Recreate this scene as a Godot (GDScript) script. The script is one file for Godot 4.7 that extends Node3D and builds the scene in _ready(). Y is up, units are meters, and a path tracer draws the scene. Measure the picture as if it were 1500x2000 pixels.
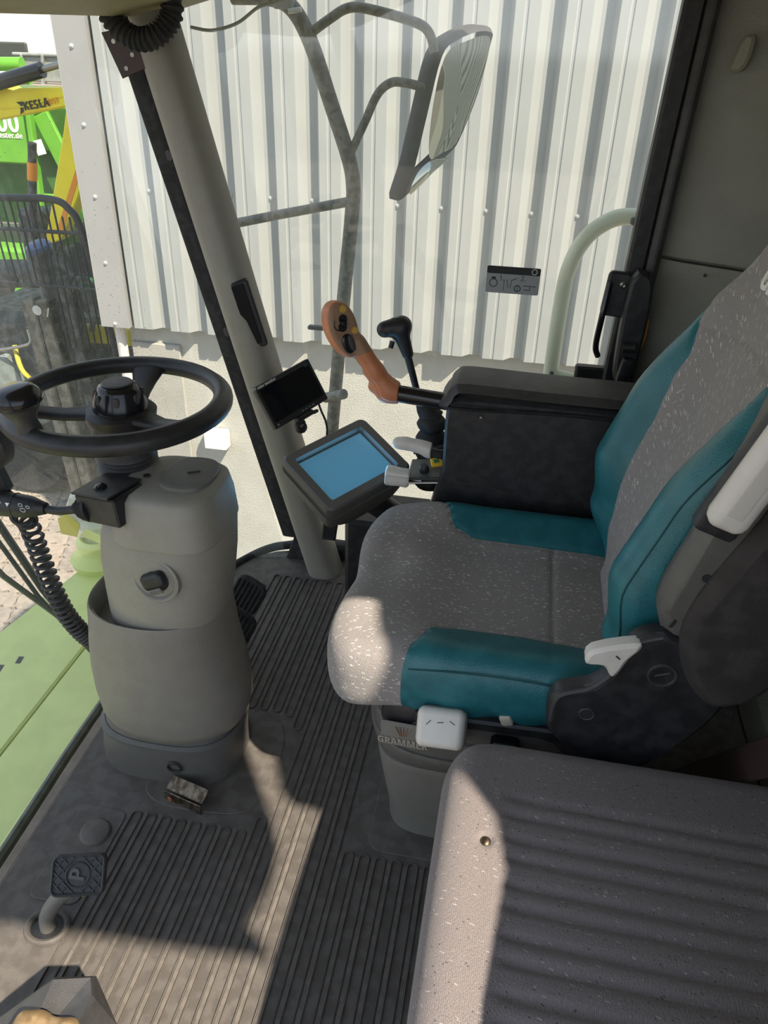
extends Node3D
# The cab of a harvester seen from its open left door: x runs to the back of the cab, z to its left side, the cab floor is y = 0.

const SUN_FROM := Vector3(0.58, 1.0, 0.50)
var M := {}

func _ready():
	# ---- camera
	var cam := Camera3D.new()
	cam.name = "camera"
	cam.fov = 67.38
	cam.near = 0.02
	cam.far = 200.0
	add_child(cam)
	cam.transform = Transform3D(Basis(Vector3(0.9828, 0.0260, -0.1835), Vector3(-0.1168, 0.8572, -0.5016), Vector3(0.1442, 0.5144, 0.8454)).orthonormalized(), Vector3(0, 1.3, 0))
	cam.current = true
	# ---- sky, exposure
	var env := Environment.new()
	env.background_mode = Environment.BG_SKY
	var sm := ProceduralSkyMaterial.new()
	sm.sky_top_color = Color(0.56, 0.62, 0.70)
	sm.sky_horizon_color = Color(0.82, 0.83, 0.82)
	sm.ground_bottom_color = Color(0.40, 0.38, 0.35)
	sm.ground_horizon_color = Color(0.62, 0.61, 0.58)
	sm.sky_energy_multiplier = 1.35
	sm.sun_angle_max = 1.0
	var sky := Sky.new()
	sky.sky_material = sm
	env.sky = sky
	env.tonemap_mode = Environment.TONE_MAPPER_LINEAR
	env.tonemap_exposure = 1.58
	env.sdfgi_enabled = true
	env.ssao_enabled = true
	env.ssil_enabled = true
	var we := WorldEnvironment.new()
	we.name = "world_environment"
	we.environment = env
	add_child(we)
	# ---- sun
	var sun := DirectionalLight3D.new()
	sun.name = "sun"
	sun.light_color = Color(1.0, 0.95, 0.87)
	sun.light_energy = 2.0
	sun.light_angular_distance = 0.8
	sun.shadow_enabled = true
	add_child(sun)
	sun.look_at_from_position(SUN_FROM, Vector3.ZERO, Vector3.UP)

	make_materials()
	build_yard()
	build_wall()
	build_background()
	build_cab_shell()
	build_outside_fittings()
	build_steering()
	build_driver_seat()
	build_console()
	build_terminal_and_monitor()
	build_pedals_and_floor_things()
	build_instructor_seat()
	build_rear()

func make_materials():
	grain_map = noise_tex(9, 0.4, Color.BLACK, Color.WHITE, 256, 3, true, 3.0)
	M.plastic = grained(rgb(144, 140, 130), 0.5, 0.015, 5.0, 3)               # warm grey mouldings
	M.plastic_dark = grained(rgb(90, 88, 84), 0.5, 0.02, 5.0, 4)
	M.plastic_mid = grained(rgb(112, 110, 104), 0.5, 0.02, 5.0, 14)
	M.plastic_low = grained(rgb(130, 125, 117), 0.5, 0.02, 5.0, 71)
	M.charcoal = grained(rgb(58, 57, 57), 0.5, 0.06, 6.0, 5)
	M.padding = grained(rgb(54, 50, 48), 0.95, 0.08, 5.0, 73, 0.5)
	M.black = grained(rgb(34, 34, 36), 0.45, 0.08, 8.0, 6)
	M.black_gloss = mat(rgb(26, 26, 30), 0.18)
	M.rubber = grained(rgb(38, 38, 38), 0.8, 0.1, 9.0, 7)
	M.mat = grained(rgb(90, 84, 79), 0.62, 0.07, 7.0, 8, 0.3)
	M.dust = grained(rgb(106, 99, 92), 0.9, 0.06, 9.0, 72, 0.4)            # pale grit that has settled between the ribs
	M.rib = M.mat
	M.mat_edge = grained(rgb(138, 126, 112), 0.7, 0.06, 4.0, 10)
	M.green = grained(rgb(204, 214, 128), 0.38, 0.03, 2.0, 11, 0.05)
	M.frame_olive = grained(rgb(84, 86, 72), 0.5, 0.08, 6.0, 12)  # darker, greyer olive than the platform green
	M.teal = grained(rgb(32, 104, 112), 0.36, 0.06, 5.0, 13, 0.35)
	M.teal_seam = mat(rgb(22, 74, 80), 0.6)
	M.white_plastic = grained(rgb(214, 208, 200), 0.4, 0.02, 6.0, 15, 0.05)
	M.steel = mat(rgb(150, 146, 138), 0.32, 1.0)
	M.steel_worn = grained(rgb(112, 96, 78), 0.38, 0.3, 14.0, 16, 0.3, 0.9)
	M.tube_grey = grained(rgb(112, 112, 104), 0.55, 0.18, 9.0, 17, 0.4)
	M.rail = mat(rgb(214, 220, 196), 0.32)
	M.orange = grained(rgb(196, 122, 82), 0.45, 0.03, 6.0, 18, 0.1)
	M.orange_face = grained(rgb(150, 118, 92), 0.5, 0.03, 6.0, 19, 0.1)
	M.yellow_sticker = mat(rgb(224, 180, 40), 0.5)
	M.cladding = grained(rgb(160, 164, 161), 0.42, 0.015, 0.8, 20, 0.0)
	M.trim_sheet = grained(rgb(156, 157, 155), 0.42, 0.015, 0.8, 21, 0.0)
	M.plaster = grained(rgb(178, 178, 168), 0.85, 0.025, 1.2, 22, 0.3)
	M.plaster_shade = grained(rgb(164, 163, 154), 0.85, 0.03, 1.4, 23, 0.3)  # plaster darkened to stand for the shaded strip of wall
	M.screw = mat(rgb(196, 200, 198), 0.35, 0.3)
	M.glass = mat(Color(0.85, 0.92, 0.88, 0.06), 0.02)
	M.glass.transparency = BaseMaterial3D.TRANSPARENCY_ALPHA
	M.liner = grained(rgb(136, 136, 122), 0.75, 0.03, 2.0, 24, 0.3)
	M.panel = grained(rgb(140, 140, 130), 0.7, 0.03, 2.0, 25, 0.3)
	M.roof = grained(rgb(150, 142, 104), 0.6, 0.03, 2.0, 26, 0.1)
	M.brown = mat(rgb(62, 46, 44), 0.5)
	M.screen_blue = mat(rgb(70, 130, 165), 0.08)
	M.screen_blue.emission_enabled = true  # emission stands in for the blue reflected on the terminal screen
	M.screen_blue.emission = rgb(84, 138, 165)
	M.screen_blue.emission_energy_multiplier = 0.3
	M.screen_black = mat(rgb(14, 16, 22), 0.06)
	M.ink = mat(rgb(30, 30, 32), 0.6)
	M.ink_white = mat(rgb(232, 232, 226), 0.6)
	M.label_grey = mat(rgb(150, 152, 152), 0.5)
	M.mirror_glass = mat(rgb(158, 164, 156), 0.03, 1.0)
	M.yellow = grained(rgb(252, 234, 36), 0.38, 0.03, 1.0, 27, 0.0)
	M.yellow_dull = grained(rgb(196, 184, 60), 0.5, 0.06, 1.0, 28, 0.0)
	M.lime = grained(rgb(104, 172, 48), 0.42, 0.03, 1.0, 29, 0.0)
	M.lime_dark = grained(rgb(66, 112, 42), 0.5, 0.06, 1.0, 30, 0.0)
	M.engine = grained(rgb(74, 74, 70), 0.6, 0.25, 3.0, 31, 0.5)
	M.engine_brown = grained(rgb(104, 98, 82), 0.6, 0.2, 3.0, 32, 0.5)
	M.blue_dull = mat(rgb(74, 96, 140), 0.4)
	M.warning_orange = mat(rgb(236, 150, 40), 0.5)
	M.facade = grained(rgb(226, 226, 218), 0.85, 0.02, 0.3, 33, 0.0)
	M.trailer = grained(rgb(150, 154, 146), 0.6, 0.08, 0.8, 34, 0.0)
	M.soil = grained(rgb(150, 138, 122), 0.9, 0.1, 0.6, 35, 0.3)
	M.cloth = from_image(cloth_image(rgb(136, 130, 127), rgb(240, 236, 228), 560, 5, 0.0), 0.95, 3.4)
	M.cloth_back = from_image(cloth_image(rgb(140, 136, 134), rgb(242, 238, 230), 560, 6, -1.2), 0.95, 3.4)
	M.cloth_guest = from_image(cloth_image(rgb(120, 112, 111), rgb(176, 172, 166), 190, 7, 0.3, 160), 0.95, 3.6)
	for k in ["cloth", "cloth_back", "cloth_guest"]:
		M[k].uv1_triplanar_sharpness = 12.0
		M[k].rim_enabled = true
		M[k].rim = 0.25
		M[k].normal_enabled = true
		M[k].normal_texture = grain_map
		M[k].normal_scale = 0.3
	M.pavers = []
	for k in 4:
		M.pavers.append(grained([rgb(150, 142, 130), rgb(158, 148, 136), rgb(144, 136, 126), rgb(164, 152, 138)][k], 0.9, 0.06, 4.0, 40 + k, 0.5))
	M.joint = grained(rgb(120, 110, 98), 0.95, 0.1, 3.0, 45, 0.4)

# ---------------------------------------------------------------- yard, wall and what stands behind
const YARD := -2.1

func build_yard():
	var g := thing("ground", Vector3(0, YARD, 0), "paved yard of interlocking grey paving stones")
	part(g, "bedding", rbox(Vector3(70, 0.2, 70), 0.01, 1, at(0, YARD - 0.112, -10)), M.joint)
	# one wavy stone; neighbours share its outline
	var L := 0.21
	var W := 0.16
	var out := PackedVector2Array()
	for i in 8:
		var u := i / 8.0
		out.append(Vector2(u * L, 0.016 * sin(TAU * 2.0 * u)))
	for i in 6:
		var u := i / 6.0
		out.append(Vector2(L + 0.013 * sin(TAU * u), u * W))
	for i in 8:
		var u := 1.0 - i / 8.0
		out.append(Vector2(u * L, W + 0.016 * sin(TAU * 2.0 * u)))
	for i in 6:
		var u := 1.0 - i / 6.0
		out.append(Vector2(0.013 * sin(TAU * u), u * W))
	var stone := prism(inset(out, 0.003), 0.03, 0.004, at(0, 0, 0, -90))
	var kinds := []
	for k in 4: kinds.append(to_mesh(stone, M.pavers[k], 30))
	var rnd := RandomNumberGenerator.new()
	rnd.seed = 11
	var placed := 0
	for r in 19:
		for c in 15:
			if placed >= 290: break
			var x := -5.3 + c * L + (0.5 * L if r % 2 else 0.0)
			var z := -3.55 - r * W
			x += r * 0.05
			hang(g, "paving_stone", kinds[rnd.randi() % 4], Vector3(x, -0.012 - 0.003 * rnd.randf(), z))
			placed += 1
	# the rest of the yard beyond the stones that can be told apart
	var rest := MultiMesh.new()
	rest.transform_format = MultiMesh.TRANSFORM_3D
	rest.mesh = kinds[0]
	var tr := []
	for r in range(-12, 60):
		for c in range(-14, 32):
			if r >= 0 and r < 19 and c >= 0 and c < 15: continue
			tr.append(Transform3D(Basis(), Vector3(-5.3 + c * L + (0.5 * L if posmod(r, 2) else 0.0) + r * 0.05, -0.013, -3.55 - r * W)))
	rest.instance_count = tr.size()
	for i in tr.size(): rest.set_instance_transform(i, tr[i])
	var mi := MultiMeshInstance3D.new()
	mi.name = "more_paving_stones"
	mi.multimesh = rest
	mi.set_meta("kind", "stuff")
	g.add_child(mi)

func build_wall():
	var w := thing("wall_right", Vector3(-2.19, YARD, -3.9), "pale corrugated metal cladding over a white plastered wall beside the cab")
	# masonry
	part(w, "masonry", joined([rbox(Vector3(16.3, 2.13, 0.3), 0.004, 1, at(6.06, YARD + 1.065, -3.95)), rbox(Vector3(16.2, 5.2, 0.14), 0.004, 1, at(6.05, 2.62, -3.87)), rbox(Vector3(0.3, 7.2, 6.0), 0.004, 1, at(-2.0, 1.5, -7.0))]), M.plaster)
	part(w, "shaded_wall_strip", rbox(Vector3(0.28, 2.0, 0.03), 0.006, 1, at(-1.94, YARD + 1.0, -3.79)), M.plaster_shade)  # shade on the wall's left end, put in as a greyer strip
	# one sheet of five waves
	var P := 0.2055
	var zp := -3.71
	var zr := -3.755
	var line := []
	for k in 5:
		var b := k * P
		for q in [[0.0, zp], [0.034, zr], [0.084, zr], [0.103, zp], [0.140, zp], [0.145, zp - 0.004], [0.153, zp - 0.004], [0.158, zp]]:
			line.append(Vector2(b + q[0], q[1]))
	line.append(Vector2(5 * P + 0.0, zp))
	var prof := PackedVector2Array()
	for v in line: prof.append(Vector2(v.x, -(v.y + 3.7)))
	for i in range(line.size() - 1, -1, -1):
		prof.append(Vector2(line[i].x, -(line[i].y + 3.7) + 0.0015))
	# drawn upward: polygon x, -z in the xy plane, depth along y
	var sheet_t := prism(prof, 5.0, 0.0, at(0, 0, 0, -90))
	var sheet := to_mesh(sheet_t, M.cladding, 20)
	var head := to_mesh(lathe([[0.0, 0.0], [0.011, 0.0], [0.011, 0.003], [0.006, 0.004], [0.005, 0.008], [0.0, 0.009]], 8, at(0, 0, 0, 90)), M.screw)
	var base := Vector3(-2.19, YARD, -3.9)
	for s in range(-2, 13):
		var x0 := -0.675 + s * 5 * P - 0 * P
		if s == -2:
			# the first sheet starts under the corner trim: two waves fewer
			var short_t := PackedVector2Array()
			for v in line.slice(24): short_t.append(Vector2(v.x, -(v.y + 3.7)))
			var back := line.slice(24)
			for i in range(back.size() - 1, -1, -1): short_t.append(Vector2(back[i].x, -(back[i].y + 3.7) + 0.0015))
			var o := hang(w, "cladding_sheet", to_mesh(prism(short_t, 5.0, 0.0, at(0, 0, 0, -90)), M.cladding, 20), Vector3(x0, 0.0, -3.7) - base)
			o.set_meta("label", "corrugated sheet beside the corner trim")
		else:
			hang(w, "cladding_sheet", sheet, Vector3(x0, 0.0, -3.7) - base)
		for k in 5:
			if s == -2 and k < 3: continue
			for yy in ([0.685, 2.2] if s < 4 else [0.685]):
				hang(w, "screw", head, Vector3(x0 + k * P + 0.058, yy, zr + 0.001) - base)
	# corner trim
	part(w, "corner_trim", joined([rbox(Vector3(0.155, 5.0, 0.004), 0.001, 1, at(-2.112, 2.5, -3.694)), rbox(Vector3(0.004, 5.0, 0.22), 0.001, 1, at(-2.188, 2.5, -3.80)), rbox(Vector3(0.004, 5.0, 0.05), 0.001, 1, at(-2.035, 2.5, -3.716))]), M.trim_sheet)
	for k in 12:
		hang(w, "screw", head, Vector3(-2.11, 0.02 + k * 0.316, -3.692) - base)
	part(w, "drainpipe", tube(PackedVector3Array([Vector3(-2.13, YARD, -3.77), Vector3(-2.13, 0.0, -3.77)]), 0.028, 12), M.white_plastic)
	# lamp box on the plaster
	var b := thing("junction_box", Vector3(-1.63, -0.69, -3.80), "small white glossy box mounted on the plastered wall", "box")
	part(b, "housing", rbox(Vector3(0.135, 0.11, 0.075), 0.012, 2, at(-1.625, -0.63, -3.76)), mat(rgb(240, 240, 236), 0.15))
	part(b, "lid", rbox(Vector3(0.12, 0.095, 0.012), 0.005, 2, at(-1.625, -0.63, -3.72)), mat(rgb(244, 244, 240), 0.12))

func build_background():
	# far hall
	var h := thing("warehouse", Vector3(-20, YARD, -34), "long white building far behind the yard", "building")
	part(h, "facade", rbox(Vector3(34, 12, 0.6), 0.02, 1, at(-20, YARD + 6, -34)), M.facade)
	part(h, "window", rbox(Vector3(3.2, 0.56, 0.3), 0.05, 1, at(-22.85, 0.95, -33.7)), mat(rgb(64, 68, 64), 0.3))
	var yd := thing("trailer", Vector3(-9.4, YARD, -15), "grey open-sided trailer parked before the white building", "trailer")
	part(yd, "side_board", rbox(Vector3(2.6, 0.42, 0.1), 0.02, 1, at(-8.4, 0.85, -15)), M.trailer)
	part(yd, "top_rail", rbox(Vector3(2.7, 0.06, 0.16), 0.02, 1, at(-8.4, 1.08, -14.98)), M.trailer)
	for k in 5: part(yd, "stake", rbox(Vector3(0.05, 0.5, 0.14), 0.01, 1, at(-9.6 + k * 0.42, 0.84, -14.95, 0, 0, -12)), M.trailer)
	part(yd, "bed", rbox(Vector3(3.4, 0.7, 2.2), 0.02, 1, at(-8.6, 0.26, -15.9)), M.soil)
	part(yd, "chassis", rbox(Vector3(3.2, 0.2, 1.6), 0.02, 1, at(-8.6, -0.2, -15.9)), M.engine)
	for k in 2: part(yd, "wheel", lathe([[0.1, -0.12], [0.8, -0.12], [0.86, -0.06], [0.86, 0.06], [0.8, 0.12], [0.1, 0.12]], 20, at(-9.4 + k * 1.9, YARD + 0.86, -14.95, 90)), M.rubber)
	# green trailer with white print
	var sp := thing("spreader_trailer", Vector3(-6.6, YARD, -9.6), "bright green agricultural trailer body with white lettering", "trailer")
	part(sp, "body_panel", rbox(Vector3(2.3, 0.76, 0.08), 0.02, 1, at(-7.0, 0.42, -9.0)), M.lime)
	part(sp, "hopper", rbox(Vector3(3.4, 1.5, 1.6), 0.06, 1, at(-6.2, 0.02, -10.2)), M.lime_dark)
	part(sp, "frame_post", rbox(Vector3(0.06, 2.2, 0.1), 0.01, 1, at(-5.82, -0.3, -8.93, 0, 0, -4)), M.lime)
	part(sp, "frame_rail", rbox(Vector3(1.6, 0.13, 0.1), 0.01, 1, at(-5.05, 0.70, -9.05)), M.lime)
	part(sp, "brace", rbox(Vector3(0.20, 1.3, 0.06), 0.01, 1, at(-5.42, -0.02, -9.0, 0, 0, 22)), M.lime)
	part(sp, "brace", rbox(Vector3(0.12, 1.2, 0.06), 0.01, 1, at(-6.15, -1.0, -9.0, 0, 0, -28)), M.lime)
	part(sp, "brace", rbox(Vector3(0.9, 0.05, 0.06), 0.01, 1, at(-5.4, -0.30, -8.98)), M.lime)
	part(sp, "lower_body", rbox(Vector3(3.4, 0.5, 1.5), 0.04, 1, at(-6.3, -1.25, -9.9)), M.lime)
	part(sp, "discharge_pipe", tube(PackedVector3Array([Vector3(-7.2, 1.04, -9.1), Vector3(-5.84, 1.07, -9.1)]), 0.07, 14), M.lime)
	part(sp, "discharge_pipe", tube(PackedVector3Array([Vector3(-7.2, 0.86, -9.1), Vector3(-5.78, 0.93, -9.1)]), 0.06, 14), M.lime)
	part(sp, "placard", rbox(Vector3(0.11, 0.16, 0.02), 0.005, 1, at(-5.69, 0.24, -8.90, 0, 0, 14)), M.ink_white)
	lettering(sp, "print_number", "600", 0.20, at(-6.15, 0.475, -8.955), M.ink_white, 0.006)
	lettering(sp, "print_address", "o-wester.de", 0.055, at(-6.13, 0.345, -8.955), M.ink_white, 0.006)
	for k in 2: part(sp, "wheel", lathe([[0.1, -0.2], [0.52, -0.2], [0.6, -0.12], [0.6, 0.12], [0.52, 0.2], [0.1, 0.2]], 22, at(-7.2 + k * 1.6, YARD + 0.6, -9.2, 90)), M.rubber)
	# yellow timber crane
	var cr := thing("timber_crane", Vector3(-4.6, YARD, -7.0), "yellow folding crane arm with black lettering", "crane")
	var arm := poly2([-6.2, 0.42, -4.755, 0.69, -4.078, 0.816, -4.0, 0.90, -4.05, 0.965, -4.50, 0.945, -4.57, 0.925, -4.67, 0.97, -4.72, 1.04, -6.2, 1.10])
	part(cr, "boom", prism(arm, 0.2, 0.012, at(0, 0, -7.1)), M.yellow)
	part(cr, "boom_edge", tube(PackedVector3Array([Vector3(-4.72, 0.775, -6.895), Vector3(-4.5, 0.80, -6.895), Vector3(-4.08, 0.90, -6.895)]), 0.008, 6), M.yellow)
	var low := poly2([-4.10, 0.80, -3.95, 0.62, -4.00, 0.318, -4.12, 0.075, -4.39, -0.328, -4.57, -0.384, -4.475, -0.17, -4.16, 0.62])
	part(cr, "stick", prism(low, 0.18, 0.012, at(0, 0, -7.09)), M.yellow)
	part(cr, "wear_strip", prism(poly2([-4.05, 0.40, -4.01, 0.38, -4.34, -0.24, -4.39, -0.22]), 0.004, 0.0, at(0, 0, -6.909)), M.warning_orange)
	part(cr, "pillar", rbox(Vector3(0.3, 2.0, 0.3), 0.03, 1, at(-4.75, -1.1, -7.2)), M.engine)
	part(cr, "warning_sleeve", tube(PackedVector3Array([Vector3(-4.48, 0.36, -6.85), Vector3(-4.512, 0.21, -6.85)]), 0.044, 12), M.warning_orange)
	part(cr, "sleeve_post", tube(PackedVector3Array([Vector3(-4.45, 0.52, -6.86), Vector3(-4.60, -0.19, -6.85), Vector3(-4.70, -0.9, -6.85)]), 0.038, 12), M.engine)
	part(cr, "cylinder", tube(PackedVector3Array([Vector3(-5.3, 0.80, -6.8), Vector3(-4.62, 0.985, -6.8), Vector3(-4.19, 1.092, -6.8)]), 0.062, 16), M.black_gloss)
	part(cr, "rod", tube(PackedVector3Array([Vector3(-4.20, 1.09, -6.8), Vector3(-3.75, 1.20, -6.8)]), 0.028, 12), M.steel)
	part(cr, "hose", tube(curve([Vector3(-4.05, 0.85, -6.95), Vector3(-4.03, 0.7, -6.88), Vector3(-4.06, 0.55, -6.88), Vector3(-4.02, 0.35, -6.88)]), 0.016, 8), M.engine_brown)
	lettering(cr, "print_name", "KESLA", 0.066, at(-4.362, 0.824, -6.888, 0, 0, 10), M.ink, 0.006)
	lettering(cr, "print_model", "305T", 0.045, at(-4.205, 0.853, -6.888, 0, 0, 10), M.warning_orange, 0.006, false)
	part(cr, "print_emblem", prism(poly2([0, -0.06, 0.015, 0.012, -0.02, 0.034, 0.04, 0.042, 0.032, -0.04]), 0.004, 0.0, at(-4.53, 0.80, -6.893)), M.ink)
	# dark engine unit with a guard before it
	var en := thing("engine_unit", Vector3(-3.4, YARD, -5.4), "dusty dark machine frame with hoses and a blue cap", "machine")
	part(en, "block", rbox(Vector3(1.3, 1.4, 0.8), 0.08, 1, at(-3.6, -1.20, -5.6)), M.engine)
	part(en, "cross_tank", tube(PackedVector3Array([Vector3(-4.6, -0.22, -5.1), Vector3(-3.40, -0.14, -5.1)]), 0.10, 16), M.engine)
	part(en, "filter", tube(PackedVector3Array([Vector3(-3.25, -0.50, -5.0), Vector3(-3.34, 0.06, -5.0)]), 0.085, 16), M.engine)
	part(en, "filter_cap", lathe([[0.0, 0.045], [0.06, 0.04], [0.088, 0.02], [0.09, -0.02], [0.0, -0.02]], 18, at(-3.345, 0.065, -5.0, 12, 0, 8)), M.blue_dull)
	part(en, "strut", rbox(Vector3(0.11, 0.62, 0.09), 0.01, 1, at(-3.16, -0.16, -5.0, 0, 0, 42)), M.engine)
	part(en, "upright", rbox(Vector3(0.10, 1.7, 0.12), 0.01, 1, at(-3.36, -1.10, -4.88, 0, 0, 3)), M.engine_brown)
	part(en, "upright", rbox(Vector3(0.10, 1.7, 0.12), 0.01, 1, at(-3.25, -1.10, -4.88, 0, 0, 3)), M.engine_brown)
	part(en, "side_rail", rbox(Vector3(0.09, 1.9, 0.12), 0.01, 1, at(-3.10, -1.05, -4.95, 0, 0, 3)), M.engine)
	part(en, "guard_panel", rbox(Vector3(0.50, 0.14, 0.06), 0.02, 1, at(-3.07, -0.575, -5.15)), M.yellow_dull)
	part(en, "floor_block", rbox(Vector3(0.95, 0.5, 0.3), 0.05, 1, at(-2.95, -0.95, -5.3)), M.engine)
	part(en, "tool_tray", rbox(Vector3(0.20, 0.07, 0.1), 0.02, 1, at(-3.06, -0.20, -5.15)), mat(rgb(52, 168, 84), 0.4))
	part(en, "hook_plate", joined([lathe([[0.0, 0.0], [0.035, 0.0], [0.035, 0.004], [0.0, 0.004]], 16, at(-3.33, -0.32, -4.815, 90)), rbox(Vector3(0.012, 0.07, 0.006), 0.002, 1, at(-3.25, -0.33, -4.815, 0, 0, -18))]), M.screw)
	part(en, "hose", tube(curve([Vector3(-3.75, -0.66, -4.85), Vector3(-3.52, -0.60, -4.82), Vector3(-3.44, -0.56, -4.82), Vector3(-3.46, -0.48, -4.85)]), 0.012, 8), M.steel)
	part(en, "hose", tube(curve([Vector3(-3.62, -0.62, -4.88), Vector3(-3.56, -0.80, -4.83), Vector3(-3.45, -0.90, -4.88), Vector3(-3.3, -0.88, -4.95)]), 0.018, 8), M.yellow_dull)
	part(en, "hose", tube(curve([Vector3(-3.15, -0.30, -4.9), Vector3(-3.02, -0.10, -4.9), Vector3(-2.95, -0.20, -4.95), Vector3(-3.05, -0.5, -5.0)]), 0.02, 8), M.engine)
	part(en, "plate", rbox(Vector3(0.4, 0.6, 0.06), 0.02, 1, at(-3.80, -1.05, -4.90, 0, 20, 20)), grained(rgb(112, 122, 118), 0.6, 0.1, 3.0, 50))
	for k in 2: part(en, "wheel", lathe([[0.1, -0.14], [0.4, -0.14], [0.46, -0.08], [0.46, 0.08], [0.4, 0.14], [0.1, 0.14]], 22, at(-4.0 + k * 1.0, YARD + 0.46, -5.3, 90)), M.rubber)
	var gd := thing("guard_grille", Vector3(-3.24, YARD, -4.70), "black tubular guard with upright bars in front of the machines", "guard")
	part(gd, "frame", tube(curve([Vector3(-4.386, 0.428, -4.72), Vector3(-3.433, 0.432, -4.72), Vector3(-3.013, 0.442, -4.72), Vector3(-2.889, 0.385, -4.72), Vector3(-2.832, 0.270, -4.72), Vector3(-2.765, -0.178, -4.72), Vector3(-2.708, -0.798, -4.72), Vector3(-2.65, YARD, -4.72)], 8), 0.023, 10), M.black)
	part(gd, "mid_rail", tube(PackedVector3Array([Vector3(-4.4, 0.242, -4.72), Vector3(-2.832, 0.242, -4.72)]), 0.013, 8), M.black)
	part(gd, "low_rail", tube(PackedVector3Array([Vector3(-4.4, -0.111, -4.72), Vector3(-2.79, -0.111, -4.72)]), 0.010, 8), M.black)
	for k in 30:
		var x := -4.25 + k * 0.050
		var top := 0.42 if x < -2.96 else 0.34
		part(gd, "bar", tube(PackedVector3Array([Vector3(x, top, -4.72), Vector3(x + 0.03, -0.53 if x > -3.15 else -0.111, -4.72)]), 0.0072, 6), M.black)

# ---------------------------------------------------------------- the cab's shell
func pane(pts: Array, y0: float, y1: float, lean: float, thick: float) -> PackedVector3Array:
	# a bent pane: pts are (x, z) on the floor line, leaning forward with height
	var rings := []
	for p in pts:
		var q := PackedVector3Array()
		for s in [[y0, 0.0], [y1, 0.0], [y1, thick], [y0, thick]]:
			q.append(Vector3(p[0] + lean * s[0] - s[1], s[0], p[1]))
		rings.append(q)
	return loft(rings)

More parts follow.
